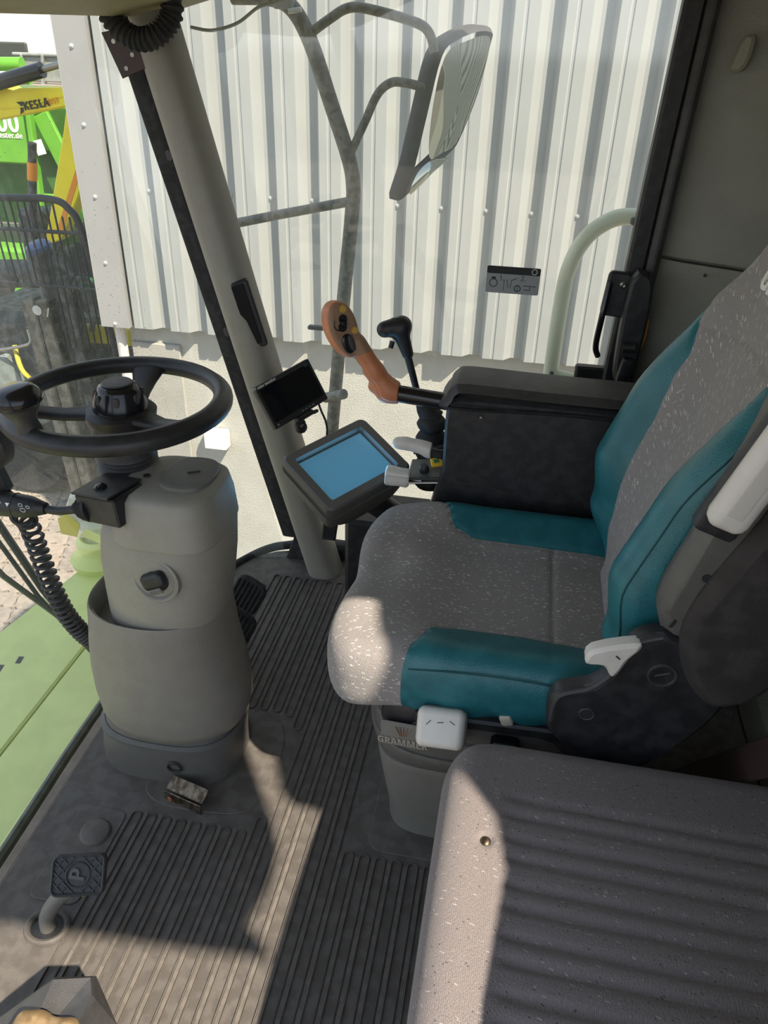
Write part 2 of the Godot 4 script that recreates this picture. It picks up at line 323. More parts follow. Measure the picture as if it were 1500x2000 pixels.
func build_cab_shell():
	# floor plate
	var f := thing("floor", Vector3(0, 0, -1.0), "dark grey ribbed rubber mat covering the cab floor")
	var plan := poly2([-0.80, 0.15, -0.80, 0.7, -0.81, 1.1, -0.80, 1.4, -0.775, 1.6, -0.745, 1.69, -0.713, 1.77, -0.68, 1.81, -0.64, 1.84, -0.56, 1.87, -0.45, 1.88, 0.66, 1.88, 0.66, 0.15])
	part(f, "mat_sheet", prism(plan, 0.04, 0.004, at(0, -0.04, 0, -90)), M.mat, 30)
	part(f, "mat_border", prism(poly2([-0.823, 0.15, -0.823, 0.7, -0.833, 1.1, -0.823, 1.4, -0.797, 1.6, -0.785, 1.60, -0.805, 1.4, -0.812, 1.1, -0.803, 0.7, -0.803, 0.15]), 0.045, 0.002, at(0, -0.055, 0, -90)), M.mat_edge, 30, "tan front border of the mat")
	part(f, "edge_frame", joined([tube(curve([Vector3(-0.845, -0.03, -0.1), Vector3(-0.847, -0.03, -0.7), Vector3(-0.857, -0.03, -1.1), Vector3(-0.845, -0.03, -1.42), Vector3(-0.81, -0.03, -1.66)]), 0.012, 8)]), M.frame_olive, 40, "olive metal frame along the front edge")
	part(f, "underside", prism(plan, 0.12, 0.004, at(0, -0.165, 0, -90)), M.black, 30)
	build_floor_ribs(f)
	# front right pillar
	var p := thing("trim_1", Vector3(-0.47, 0, -1.79), "slanted grey window pillar beside the small monitor")
	var sec := ring_pts(28, 0.047, 0.058, 2.5)
	var rings := []
	for k in 13:
		var y := -0.01 + k * 0.13
		var q := PackedVector3Array()
		for v in sec: q.append(Vector3(-0.474 - 0.258 * y + v.x, y, -1.785 + v.y + 0.012 * sin(PI * k / 12.0)))
		rings.append(q)
	part(p, "moulding", loft(rings), M.plastic, 60)
	var seal := []
	for k in 13:
		var y := 0.10 + k * 0.12
		seal.append(Vector3(-0.548 - 0.262 * y, y, -1.80))
	var srings := []
	for v in seal:
		var q := PackedVector3Array()
		for w in rrect(0.05, 0.05, 0.012, 2): q.append(v + Vector3(w.x, 0, w.y))
		srings.append(q)
	part(p, "rubber_seal", loft(srings), M.rubber, 40)
	part(p, "corner_seal", tube(curve([Vector3(-0.575, 0.13, -1.81), Vector3(-0.562, 0.06, -1.83), Vector3(-0.585, 0.02, -1.86), Vector3(-0.65, 0.005, -1.85), Vector3(-0.70, 0.0, -1.80), Vector3(-0.755, 0.0, -1.69), Vector3(-0.79, 0.0, -1.55)]), 0.013, 10), M.rubber)
	part(p, "corner_gusset", prism(poly2([-0.60, 0.0, -0.50, 0.0, -0.525, 0.20, -0.555, 0.20, -0.565, 0.10]), 0.02, 0.003, at(0, 0, -1.83)), M.rubber)
	part(p, "lower_cover", prism(poly2([-0.478, 0.14, -0.44, 0.14, -0.418, 0.30, -0.462, 0.30]), 0.014, 0.003, at(0.012, 0, -1.735)), M.black)
	for k in 6:
		var y: float = [1.19, 0.99, 0.80, 0.625, 0.49, 0.36][k]
		part(p, "slot", rbox(Vector3(0.0035, 0.105, 0.012), 0.0015, 1, at(-0.474 - 0.258 * y - 0.034, y, -1.742, 0, 0, 14.5)), M.black)
	for k in 2:
		var y: float = [1.09, 0.70][k]
		part(p, "clip", prism(poly2([0, 0.012, 0.007, 0.008, 0.007, -0.008, 0, -0.012, -0.007, -0.008, -0.007, 0.008]), 0.012, 0.001, at(-0.474 - 0.258 * y - 0.047, y, -1.752, 0, 0, 14)), M.charcoal)
	var vent := part(p, "switch_panel", prism(rrect(0.044, 0.165, 0.008), 0.022, 0.004, at(-0.640, 0.752, -1.745, 0, 14, 14.5)), M.black)
	part(vent, "display_strip", prism(rrect(0.030, 0.148, 0.004), 0.004, 0.001, at(-0.640, 0.752, -1.724, 0, 14, 14.5)), M.black_gloss)
	# left pillars and side wall, beside the open door
	var lp := thing("trim_2", Vector3(-0.474, 0, -0.2), "slanted grey window pillar at the open door")
	var lr := []
	for k in 7:
		var y := -0.01 + k * 0.23
		var q := PackedVector3Array()
		for v in sec: q.append(Vector3(-0.474 - 0.258 * y + v.x, y, -0.215 + v.y * 0.8))
		lr.append(q)
	part(lp, "moulding", loft(lr), M.plastic, 60)
	var lw := thing("wall_left", Vector3(0.45, 0, -0.2), "unseen grey side panel behind the open door, front edge cut to shape the sun patches")
	part(lw, "panel", prism(poly2([0.16, 0.0, 0.68, 0.0, 0.68, 1.62, 0.64, 1.62, 0.60, 1.42, 0.515, 1.24, 0.375, 1.02, 0.275, 0.86, 0.20, 0.60]), 0.06, 0.006, at(0, 0, -0.24)), M.panel)  # slanted front edge shaped by where the sun should fall inside
	# front window
	var w1 := thing("window_1", Vector3(-0.86, 0, -1.0), "large dusty bent windscreen")
	var bend := [[-0.82, -0.2], [-0.845, -0.5], [-0.86, -0.8], [-0.865, -1.1], [-0.85, -1.35], [-0.82, -1.55], [-0.77, -1.70], [-0.70, -1.79], [-0.60, -1.815]]
	part(w1, "pane", pane(bend, -0.02, 1.36, -0.22, 0.005), M.glass, 60)
	# dust on its lower half, specks of earth with their own outline
	var rnd := RandomNumberGenerator.new()
	rnd.seed = 4
	var speck := to_mesh(lathe([[0.0, 0.0], [0.5, 0.08], [0.75, 0.2], [0.5, 0.32], [0.0, 0.4]], 6), mat(rgb(206, 204, 190), 0.9))
	var mm := MultiMesh.new()
	mm.transform_format = MultiMesh.TRANSFORM_3D
	mm.mesh = speck
	var tr := []
	for k in 3400:
		var z := -1.02 - 0.72 * rnd.randf()
		var y := 0.42 + 0.80 * rnd.randf() * rnd.randf() + 0.10 * rnd.randf()
		var x := -0.86
		for i in bend.size() - 1:
			if z <= bend[i][1] and z > bend[i + 1][1]:
				x = lerpf(bend[i][0], bend[i + 1][0], (z - bend[i][1]) / (bend[i + 1][1] - bend[i][1]))
		var s := 0.0007 + 0.0014 * pow(rnd.randf(), 3.0)
		tr.append(Transform3D(Basis.from_euler(Vector3(0, 0, PI / 2)).scaled(Vector3(s, s, s)), Vector3(x - 0.22 * y + 0.0005, y, z) - Vector3(-0.86, 0, -1.0)))
	mm.instance_count = tr.size()
	for i in tr.size(): mm.set_instance_transform(i, tr[i])
	var mi := MultiMeshInstance3D.new()
	mi.name = "dust_specks"
	mi.multimesh = mm
	mi.set_meta("kind", "stuff")
	mi.set_meta("label", "dried dust specks on the windscreen")
	w1.add_child(mi)
	# right door window with its black frame
	var w2 := thing("window_2", Vector3(0, 0, -1.85), "tall side window of the right cab door")
	part(w2, "pane", prism(poly2([-0.52, 0.01, 0.23, 0.01, 0.268, 1.62, -0.93, 1.62]), 0.005, 0.0, at(0, 0, -1.862)), M.glass, 30)
	part(w2, "sill", rbox(Vector3(0.80, 0.05, 0.05), 0.01, 1, at(-0.14, 0.02, -1.86)), M.rubber)
	part(w2, "rear_frame", prism(poly2([0.192, 0.0, 0.232, 0.0, 0.285, 1.62, 0.243, 1.62]), 0.045, 0.006, at(0, 0, -1.86)), M.black)
	part(w2, "rubber_strip", prism(poly2([0.232, 0.0, 0.258, 0.0, 0.309, 1.62, 0.284, 1.62]), 0.05, 0.010, at(0, 0, -1.845)), M.charcoal)
	part(w2, "hinge_arm", rbox(Vector3(0.075, 0.045, 0.03), 0.005, 1, at(0.185, 0.635, -1.85)), M.black)
	part(w2, "hinge_arm", rbox(Vector3(0.05, 0.016, 0.02), 0.003, 1, at(0.245, 0.987, -1.89)), M.charcoal)
	var lat := part(w2, "latch_housing", prism(smooth2([0.225, 0.885, 0.268, 0.892, 0.275, 0.78, 0.262, 0.66, 0.232, 0.655, 0.222, 0.70], 3), 0.05, 0.006, at(0.004, 0, -1.80)), M.black)
	part(lat, "warning_tab", prism(smooth2([0.262, 0.81, 0.276, 0.80, 0.274, 0.74, 0.262, 0.72], 3), 0.006, 0.001, at(0.008, 0, -1.775)), M.warning_orange)
	part(lat, "bolt", tube(PackedVector3Array([Vector3(0.235, 0.742, -1.745), Vector3(0.262, 0.745, -1.745)]), 0.012, 10), M.black)
	part(lat, "striker", rbox(Vector3(0.03, 0.06, 0.04), 0.008, 2, at(0.25, 0.69, -1.75, 0, 0, -8)), M.black)
	var hd := part(w2, "door_handle", prism(rrect(0.054, 0.10, 0.012), 0.02, 0.005, at(0.208, 0.845, -1.815, 0, 0, -4)), M.black)
	part(hd, "pull", tube(curve([Vector3(0.188, 0.872, -1.79), Vector3(0.182, 0.80, -1.775), Vector3(0.180, 0.73, -1.785), Vector3(0.190, 0.70, -1.80)]), 0.007, 8), M.black_gloss)
	part(hd, "screw", lathe([[0.0, 0.0], [0.008, 0.0], [0.008, 0.004], [0.004, 0.006], [0.0, 0.005]], 10, at(0.218, 0.868, -1.796, 90)), M.steel)
	# safety sticker on the pane
	var stk := thing("instruction_sticker", Vector3(-0.025, 0.816, -1.85), "small black and grey instruction sticker on the side window", "sticker")
	var S := at(-0.026, 0.846, -1.8545, 0, 0, 0)
	part(stk, "sheet", prism(rrect(0.124, 0.062, 0.004), 0.001, 0.0, S), M.label_grey)
	part(stk, "header_band", prism(rrect(0.124, 0.017, 0.003), 0.0006, 0.0, S * at(0, 0.0225, 0.001)), M.ink)
	lettering(stk, "print_one", "1.", 0.012, S * at(-0.026, 0.004, 0.0015), M.ink, 0.0004, false)
	lettering(stk, "print_two", "2.", 0.012, S * at(0.024, 0.006, 0.0015), M.ink, 0.0004, false)
	var ring_line := func(c: Vector3, r: float, t: float, n: int) -> PackedVector3Array:
		var pp := PackedVector3Array()
		for i in n: pp.append(S * (c + Vector3(cos(TAU * i / n) * r, sin(TAU * i / n) * r, 0)))
		return tube(pp, t, 4, true)
	part(stk, "print_symbol", joined([ring_line.call(Vector3(-0.045, -0.008, 0.001), 0.009, 0.0009, 14), rbox(Vector3(0.010, 0.004, 0.001), 0.0003, 1, S * at(-0.045, 0.004, 0.001))]), M.ink)
	part(stk, "print_symbol", joined([rbox(Vector3(0.001, 0.026, 0.001), 0.0003, 1, S * at(-0.020, -0.012, 0.001)), rbox(Vector3(0.0012, 0.020, 0.001), 0.0003, 1, S * at(-0.012, -0.008, 0.001, 0, 0, 10)), rbox(Vector3(0.0012, 0.020, 0.001), 0.0003, 1, S * at(-0.004, -0.008, 0.001, 0, 0, -6)), rbox(Vector3(0.012, 0.0015, 0.001), 0.0003, 1, S * at(0.004, 0.003, 0.001, 0, 0, 25))]), M.ink)
	part(stk, "print_symbol", joined([ring_line.call(Vector3(0.012, -0.018, 0.001), 0.007, 0.001, 12), rbox(Vector3(0.0012, 0.010, 0.001), 0.0003, 1, S * at(0.012, -0.018, 0.001))]), M.ink)
	part(stk, "print_symbol", joined([rbox(Vector3(0.030, 0.0015, 0.001), 0.0003, 1, S * at(0.040, -0.011, 0.001)), rbox(Vector3(0.014, 0.0015, 0.001), 0.0003, 1, S * at(0.034, -0.020, 0.001)), rbox(Vector3(0.0015, 0.010, 0.001), 0.0003, 1, S * at(0.041, -0.016, 0.001))]), M.ink)
	part(stk, "print_symbol", ring_line.call(Vector3(0.048, 0.0225, 0.0018), 0.006, 0.0008, 12), M.ink_white)
	# roof: a curved hood, lower at the front
	var r := thing("ceiling", Vector3(-0.1, 1.36, -1.0), "olive rounded underside of the cab roof")
	var prof := [[-1.10, 1.40], [-1.04, 1.362], [-0.95, 1.338], [-0.85, 1.338], [-0.70, 1.375], [-0.50, 1.46], [-0.25, 1.56], [0.2, 1.62], [0.75, 1.62], [0.80, 1.66], [0.80, 1.80], [0.5, 1.88], [-0.2, 1.88], [-0.8, 1.76], [-1.06, 1.56], [-1.12, 1.45]]
	var rr := []
	for zz in [[-0.47, 0.97, 0.0], [-0.49, 1.0, 0.0], [-0.6, 1.0, 0.0], [-1.0, 1.0, 0.0], [-1.4, 1.0, 0.0], [-1.70, 0.985, 0.008], [-1.86, 0.955, 0.022], [-1.95, 0.90, 0.045], [-1.99, 0.84, 0.075]]:
		var q := PackedVector3Array()
		for v in prof: q.append(Vector3(-0.15 + (v[0] + 0.15) * zz[1], 1.62 + (v[1] - 1.62) * (0.97 if zz[0] == -0.47 else 1.0) + zz[2], zz[0]))
		rr.append(q)
	part(r, "hood", loft(rr), M.roof, 50)
	part(r, "added_door_canopy", prism(smooth2([-1.0, -0.16, 0.54, -0.16, 0.61, -0.10, 0.62, 0.05, 0.50, 0.24, 0.38, 0.42, 0.36, 0.50, -1.0, 0.50], 3), 0.10, 0.02, at(0, 1.62, 0, -90)), M.roof, 40, "unseen roof overhang above the open door, shaped to cast the sun patches")  # unseen overhang, outline drawn to leave sun patches on floor and seats
	part(r, "added_rear_canopy", prism(poly2([0.50, 0.50, 0.53, 0.34, 0.62, 0.15, 0.85, 0.15, 0.85, 0.50]), 0.10, 0.02, at(0, 1.622, 0, -90)), M.roof, 40)  # unseen roof piece added to keep the sun off the seat cushion
	# right rear side wall: two mouldings with a joint
	var sw := thing("wall_rear_right", Vector3(0.45, 0, -1.72), "grey moulded side panel behind the right door")
	var sect := [[0.262, -1.850], [0.300, -1.835], [0.330, -1.815], [0.42, -1.775], [0.52, -1.72], [0.60, -1.64], [0.64, -1.55]]
	var mk := func(y0: float, y1: float, push: float) -> PackedVector3Array:
		var g := []
		for v in sect:
			var q := PackedVector3Array()
			for s in [[y0 + 0.004, 0.006], [y0, 0.0], [y1, 0.0], [y1, -0.10], [y0, -0.10]]:
				var lean: float = 0.033 * (s[0] - 0.9)
				q.append(Vector3(v[0] + lean + push - s[1] * 0.4, s[0], v[1] + push + s[1] + 0.02 * (0.9 - s[0])))
			g.append(q)
		return loft(g)
	part(sw, "upper_panel", mk.call(0.925, 1.63, 0.0), M.panel, 50)
	part(sw, "lower_panel", mk.call(0.0, 0.921, 0.008), M.panel, 50)
	var hk := part(sw, "coat_hook", prism(smooth2([-0.012, 0.028, 0.006, 0.030, 0.010, 0.0, 0.004, -0.026, -0.016, -0.030, -0.020, -0.015], 3), 0.022, 0.005, at(0.368, 1.312, -1.795, 0, -28, -8)), M.liner)
	hk.set_meta("label", "small moulded coat hook")
	part(sw, "rivet", lathe([[0.0, 0.0], [0.004, 0.0], [0.003, 0.002], [0.0, 0.0025]], 8, at(0.38, 0.905, -1.775, 90, -28)), M.black)
	# rear wall, upper half closed to keep the sun off the seats
	var rw := thing("wall_rear", Vector3(0.66, 0, -0.9), "grey rear wall of the cab")
	part(rw, "lower_panel", rbox(Vector3(0.06, 0.92, 1.5), 0.01, 1, at(0.67, 0.46, -0.92)), M.panel)
	part(rw, "upper_panel", rbox(Vector3(0.06, 0.74, 1.5), 0.01, 1, at(0.68, 1.292, -0.92)), M.panel)

func build_floor_ribs(f: Node3D):
	# raised ribs of the mat, each a pill lying along z
	var made := {}
	var rib := func(x: float, z0: float, z1: float) -> void:
		var l := absf(z1 - z0)
		var key := int(round(l * 1000))
		if not made.has(key):
			made[key] = to_mesh(prism(rrect(0.0220, l, 0.0109, 3), 0.0045, 0.0014, at(0, -0.0006, 0, -90)), M.rib, 25)
		hang(f, "mat_rib", made[key], Vector3(x, 0, (z0 + z1) / 2) - f.position)
	for k in range(-9, 19):
		var x := -0.0763 - 0.0305 * k
		if k <= 4: rib.call(x, -0.22, -0.893)
		elif k <= 9: rib.call(x, -0.22, -1.72)
		elif k == 10:
			rib.call(x, -0.22, -0.935); rib.call(x, -1.165, -1.72)
		else:
			rib.call(x, -0.22, -0.897 if k > 10 else -0.91)
			rib.call(x, -1.207 if k > 11 else -1.20, -1.72 + (0.0 if k < 18 else 0.05))
	# grit in the grooves between neighbouring ribs
	var grit := []
	for k in range(-9, 18):
		var x := -0.0763 - 0.0305 * (k + 0.5)
		for seg in ([[-0.22, -0.885]] if k <= 4 else ([[-0.22, -1.71]] if k < 9 else [[-0.22, -0.90], [-1.20, -1.71]])):
			grit.append(rbox(Vector3(0.0080, 0.0012, absf(seg[1] - seg[0])), 0.0004, 1, at(x, 0.0002, (seg[0] + seg[1]) / 2)))
	var gr := part(f, "groove_grit", joined(grit), M.dust, 30, "pale grit lying in the grooves of the mat")
	gr.set_meta("kind", "stuff")
	rib.call(-0.690, -0.22, -0.50)
	rib.call(-0.728, -0.22, -0.50)
	part(f, "smooth_pad", prism(rrect(0.095, 0.20, 0.018), 0.003, 0.0012, at(-0.692, -0.0006, -0.792, -90)), M.rib, 25)
	part(f, "round_stud", lathe([[0.0, 0.009], [0.024, 0.008], [0.0285, 0.005], [0.030, 0.0]], 28, at(-0.684, 0.001, -0.835)), M.rib, 50)
	part(f, "pad_outline", prism(smooth2([-0.645, 0.99, -0.60, 0.925, -0.46, 0.925, -0.405, 0.96, -0.392, 1.06, -0.405, 1.15, -0.45, 1.19, -0.62, 1.195], 4), 0.0022, 0.001, at(0, -0.0004, 0, -90)), M.mat, 25)
	part(f, "pedal_grommet", joined([tube(PackedVector3Array(range(24).map(func(i): return Vector3(-0.672 + 0.034 * cos(TAU * i / 24), 0.003, -0.648 + 0.028 * sin(TAU * i / 24)))), 0.006, 8, true)]), M.mat)
	part(f, "pedal_opening", lathe([[0.0, 0.0012], [0.030, 0.0012], [0.030, -0.004], [0.0, -0.004]], 24, at(-0.672, 0.001, -0.648)), M.black)
	part(f, "seat_pad", prism(rrect(0.42, 0.36, 0.03), 0.002, 0.001, at(0.04, -0.0004, -1.085, -90)), M.mat, 25)

# ---------------------------------------------------------------- outside the glass
func build_outside_fittings():
	# green platform in front
	var g := thing("front_platform", Vector3(-1.15, -0.34, -1.1), "light green sheet metal platform below the windscreen", "platform")
	part(g, "plate", prism(poly2([-1.205, 0.0, -1.205, 1.90, -1.30, 2.02, -1.42, 2.05, -1.50, 1.62, -1.62, 1.30, -1.66, 0.0]), 0.04, 0.006, at(0, -0.34, 0, -90)), M.green, 30)
	part(g, "plate", prism(poly2([-0.82, 0.0, -0.80, 1.70, -0.95, 1.95, -1.2, 1.90, -1.2, 0.0]), 0.04, 0.006, at(0, -0.34, 0, -90)), M.green, 30)
	part(g, "skirt", rbox(Vector3(0.03, 0.3, 2.0), 0.005, 1, at(-0.95, -0.49, -0.95)), M.green)
	part(g, "worn_mark", rbox(Vector3(0.018, 0.001, 0.05), 0.0004, 1, at(-1.395, -0.2995, -1.475, 0, 10)), M.charcoal)
	part(g, "worn_mark", rbox(Vector3(0.016, 0.001, 0.03), 0.0004, 1, at(-1.36, -0.2995, -1.53, 0, 10)), M.charcoal)
	for zz in [-1.42, -0.72]:
		var pad := thing("rubber_bumper", Vector3(-0.94, -0.30, zz), "black rubber bumper on the green platform in front of the " + ("steering column" if zz < -1.0 else "parking pedal"), "bumper", "rubber bumpers on the platform")
		part(pad, "pad", prism(rrect(0.15, 0.44, 0.05, 5), 0.05, 0.012, at(-0.94, -0.30, zz, -90)), M.charcoal, 50)
		part(pad, "raised_field", prism(rrect(0.09, 0.36, 0.03, 5), 0.008, 0.003, at(-0.94, -0.252, zz, -90)), M.charcoal, 50)
	var bc := thing("marker_lamp", Vector3(-1.40, -0.30, -2.07), "broken clear lamp on a light green socket at the platform corner", "lamp")
	part(bc, "socket", lathe([[0.0, 0.0], [0.10, 0.0], [0.105, 0.02], [0.075, 0.055], [0.074, 0.09], [0.060, 0.105], [0.052, 0.10], [0.050, 0.085], [0.0, 0.085]], 28, at(-1.38, -0.30, -2.07)), M.green)
	var clear := mat(Color(0.85, 0.88, 0.8, 0.35), 0.15)
	clear.transparency = BaseMaterial3D.TRANSPARENCY_ALPHA
	part(bc, "stem", lathe([[0.0, 0.0], [0.040, 0.0], [0.038, 0.06], [0.045, 0.09], [0.0, 0.09]], 20, at(-1.385, -0.235, -2.07)), clear)
	part(bc, "lens", lathe([[0.0, 0.15], [0.03, 0.145], [0.055, 0.11], [0.062, 0.06], [0.058, 0.0], [0.0, 0.0]], 20, at(-1.39, -0.165, -2.07, 6, 0, 8)), clear)
	part(bc, "shard", prism(poly2([-0.05, 0.0, 0.0, -0.02, 0.02, 0.03, -0.01, 0.075, -0.045, 0.06]), 0.006, 0.001, at(-1.41, -0.14, -2.0, 0, 15, 5)), M.yellow_dull)
	part(bc, "shard", prism(poly2([-0.05, 0.0, 0.04, -0.01, 0.05, 0.02, -0.02, 0.035]), 0.006, 0.001, at(-1.35, -0.16, -2.0, 0, -10, -4)), M.green)
	# wiper
	var wp := thing("windscreen_wiper", Vector3(-0.93, 0.02, -1.2), "dark wiper arm and blade outside the windscreen", "wiper")
	part(wp, "arm", tube(PackedVector3Array([Vector3(-1.02, 0.62, -1.13), Vector3(-0.965, 0.26, -1.21), Vector3(-0.93, 0.02, -1.29)]), 0.008, 8), M.charcoal)
	part(wp, "arm_rod", tube(PackedVector3Array([Vector3(-1.01, 0.62, -1.09), Vector3(-0.96, 0.26, -1.185), Vector3(-0.925, 0.03, -1.275)]), 0.005, 8), M.charcoal)
	part(wp, "blade", tube(PackedVector3Array([Vector3(-1.03, 0.58, -1.05), Vector3(-0.985, 0.35, -1.13), Vector3(-0.95, 0.18, -1.22)]), 0.006, 6), M.frame_olive)
	# mirror bracket
	var mb := thing("mirror_bracket", Vector3(-0.56, 0, -2.2), "bent grey steel tube carrying the mirror outside the window", "bracket")
	part(mb, "main_tube", tube(curve([Vector3(-0.80, 1.41, -2.2), Vector3(-0.70, 1.408, -2.2), Vector3(-0.645, 1.385, -2.2), Vector3(-0.60, 1.315, -2.2), Vector3(-0.55, 1.185, -2.2), Vector3(-0.502, 1.055, -2.2), Vector3(-0.488, 0.985, -2.2), Vector3(-0.492, 0.90, -2.2), Vector3(-0.52, 0.62, -2.2), Vector3(-0.555, 0.22, -2.2), Vector3(-0.575, -0.1, -2.2)], 6), 0.0205, 14), M.tube_grey)
	part(mb, "cross_tube", tube(PackedVector3Array([Vector3(-0.94, 0.84, -2.2), Vector3(-0.70, 0.897, -2.2), Vector3(-0.50, 0.942, -2.2)]), 0.013, 12), M.tube_grey)
	part(mb, "upper_arm", tube(curve([Vector3(-0.598, 1.335, -2.2), Vector3(-0.55, 1.365, -2.2), Vector3(-0.505, 1.388, -2.2), Vector3(-0.455, 1.388, -2.2), Vector3(-0.34, 1.364, -2.2), Vector3(-0.30, 1.342, -2.2), Vector3(-0.284, 1.30, -2.2)], 5), 0.0115, 10), M.tube_grey)
	part(mb, "lower_arm", tube(curve([Vector3(-0.497, 1.06, -2.2), Vector3(-0.455, 1.145, -2.2), Vector3(-0.425, 1.205, -2.2), Vector3(-0.39, 1.232, -2.2), Vector3(-0.35, 1.232, -2.2), Vector3(-0.295, 1.222, -2.2)], 5), 0.011, 10), M.tube_grey)
	part(mb, "clamp", tube(PackedVector3Array([Vector3(-0.572, 0.36, -2.19), Vector3(-0.50, 0.40, -2.14)]), 0.016, 10), M.tube_grey)
	part(mb, "bracket_plate", rbox(Vector3(0.05, 0.045, 0.03), 0.004, 1, at(-0.66, 1.405, -2.18)), M.label_grey)
	part(mb, "locking_pin", tube(PackedVector3Array([Vector3(-0.645, 1.378, -2.165), Vector3(-0.612, 1.382, -2.165)]), 0.006, 8), M.screw)
	part(mb, "stay", rbox(Vector3(0.05, 0.012, 0.02), 0.003, 1, at(-0.60, 0.58, -2.2)), M.charcoal)
	# mirror
	var mr := thing("side_mirror", Vector3(-0.25, 0.97, -2.2), "dark grey wing mirror reflecting the corrugated wall", "mirror")
	var mn := Vector3(0.86, -0.07, 0.50).normalized()
	var mxx := Vector3(0, 1, 0).cross(mn).normalized()
	var MX := Transform3D(Basis(mxx, mn.cross(mxx), mn), Vector3(-0.284, 1.2, -2.2)) * at(0, 0, 0, 0, 0, -4) * at(0, -1.2, 0)
	var shape := smooth2([0.0, 1.30, 0.06, 1.345, 0.16, 1.375, 0.225, 1.372, 0.225, 1.33, 0.205, 1.22, 0.15, 1.10, 0.11, 1.065, 0.02, 1.01, -0.075, 0.955, -0.05, 1.05, -0.03, 1.16], 4)
	part(mr, "housing", prism(shape, 0.055, 0.012, MX * at(0, 0, -0.05)), M.charcoal, 50)
	var glass := func(poly: PackedVector2Array, zb: float) -> PackedVector3Array:
		# slightly bulging glass
		var c := Vector2.ZERO
		for v in poly: c += v
		c /= poly.size()
		var rings2 := []
		for s in [1.0, 0.8, 0.6, 0.4, 0.2, 0.02]:
			var q := PackedVector3Array()
			for v in poly:
				var w: Vector2 = c + (v - c) * s
				q.append(MX * Vector3(w.x, w.y, zb + 0.010 * (1.0 - s * s)))
			rings2.append(q)
		return loft(rings2)
	part(mr, "upper_glass", glass.call(smooth2([0.022, 1.295, 0.10, 1.335, 0.20, 1.355, 0.208, 1.30, 0.18, 1.20, 0.128, 1.10, 0.07, 1.075, 0.015, 1.065, 0.0, 1.18], 4), 0.006), M.mirror_glass, 80, "mirror glass")
	part(mr, "lower_glass", glass.call(smooth2([0.015, 1.052, 0.07, 1.062, 0.105, 1.062, 0.04, 1.025, -0.045, 0.972, -0.03, 1.02], 4), 0.006), M.mirror_glass, 80, "small wide-angle mirror glass")
	# grab rail by the rear of the door
	var gr := thing("grab_rail", Vector3(0.1, 0, -2.0), "pale cream-green bent tube grab rail outside the side window", "rail")
	part(gr, "rail", tube(curve([Vector3(0.42, 0.92, -2.0), Vector3(0.33, 0.968, -2.0), Vector3(0.255, 0.978, -2.0), Vector3(0.195, 0.972, -2.0), Vector3(0.14, 0.93, -2.0), Vector3(0.108, 0.86, -2.0), Vector3(0.099, 0.76, -2.0), Vector3(0.098, 0.5, -2.0), Vector3(0.098, 0.0, -2.0)], 6), 0.0195, 16), M.rail)
	part(gr, "stay", tube(PackedVector3Array([Vector3(0.10, 0.578, -2.0), Vector3(0.24, 0.575, -1.95)]), 0.011, 10), M.rail)
	part(gr, "bolt", lathe([[0.0, 0.0], [0.006, 0.0], [0.005, 0.004], [0.0, 0.005]], 8, at(0.10, 0.582, -1.981, 90)), M.charcoal)
	# hose and plate under the roof by the pillar
	var hs := thing("corrugated_hose", Vector3(-0.8, 1.31, -1.68), "black corrugated hose hanging in a loop over the pillar", "hose")
	var path := curve([Vector3(-0.885, 1.41, -1.66), Vector3(-0.868, 1.365, -1.66), Vector3(-0.845, 1.33, -1.66), Vector3(-0.81, 1.309, -1.66), Vector3(-0.775, 1.311, -1.66), Vector3(-0.748, 1.33, -1.67), Vector3(-0.735, 1.36, -1.68), Vector3(-0.738, 1.42, -1.68)], 14)
	var rad := []
	for i in path.size(): rad.append(0.0205 + (0.0022 if i % 4 < 2 else -0.0022))
	part(hs, "hose", tube(path, rad, 16), M.rubber, 25)
	var bp := thing("mounting_plate", Vector3(-0.87, 1.25, -1.74), "dark brown drilled plate fixed to the pillar under the hose", "plate")
	part(bp, "plate", prism(poly2([-0.918, 1.318, -0.842, 1.334, -0.812, 1.262, -0.884, 1.236]), 0.005, 0.001, at(0, 0, -1.735)), M.brown)
	for q in [[-0.893, 1.303], [-0.855, 1.28], [-0.872, 1.255]]:
		part(bp, "hole", lathe([[0.0, 0.0], [0.0045, 0.0], [0.0045, 0.0012], [0.0, 0.0012]], 10, at(q[0], q[1], -1.7302, 90)), M.ink_white if q[0] < -0.89 else M.steel)
	var cb := thing("thin_cable", Vector3(-0.7, 1.33, -1.9), "thin pale cable running along the roof edge outside", "cable")
	part(cb, "cable", tube(curve([Vector3(-0.80, 1.335, -1.92), Vector3(-0.75, 1.330, -1.92), Vector3(-0.69, 1.345, -1.92), Vector3(-0.64, 1.375, -1.92), Vector3(-0.60, 1.385, -1.92), Vector3(-0.56, 1.40, -1.93)]), 0.0035, 8), M.trailer)

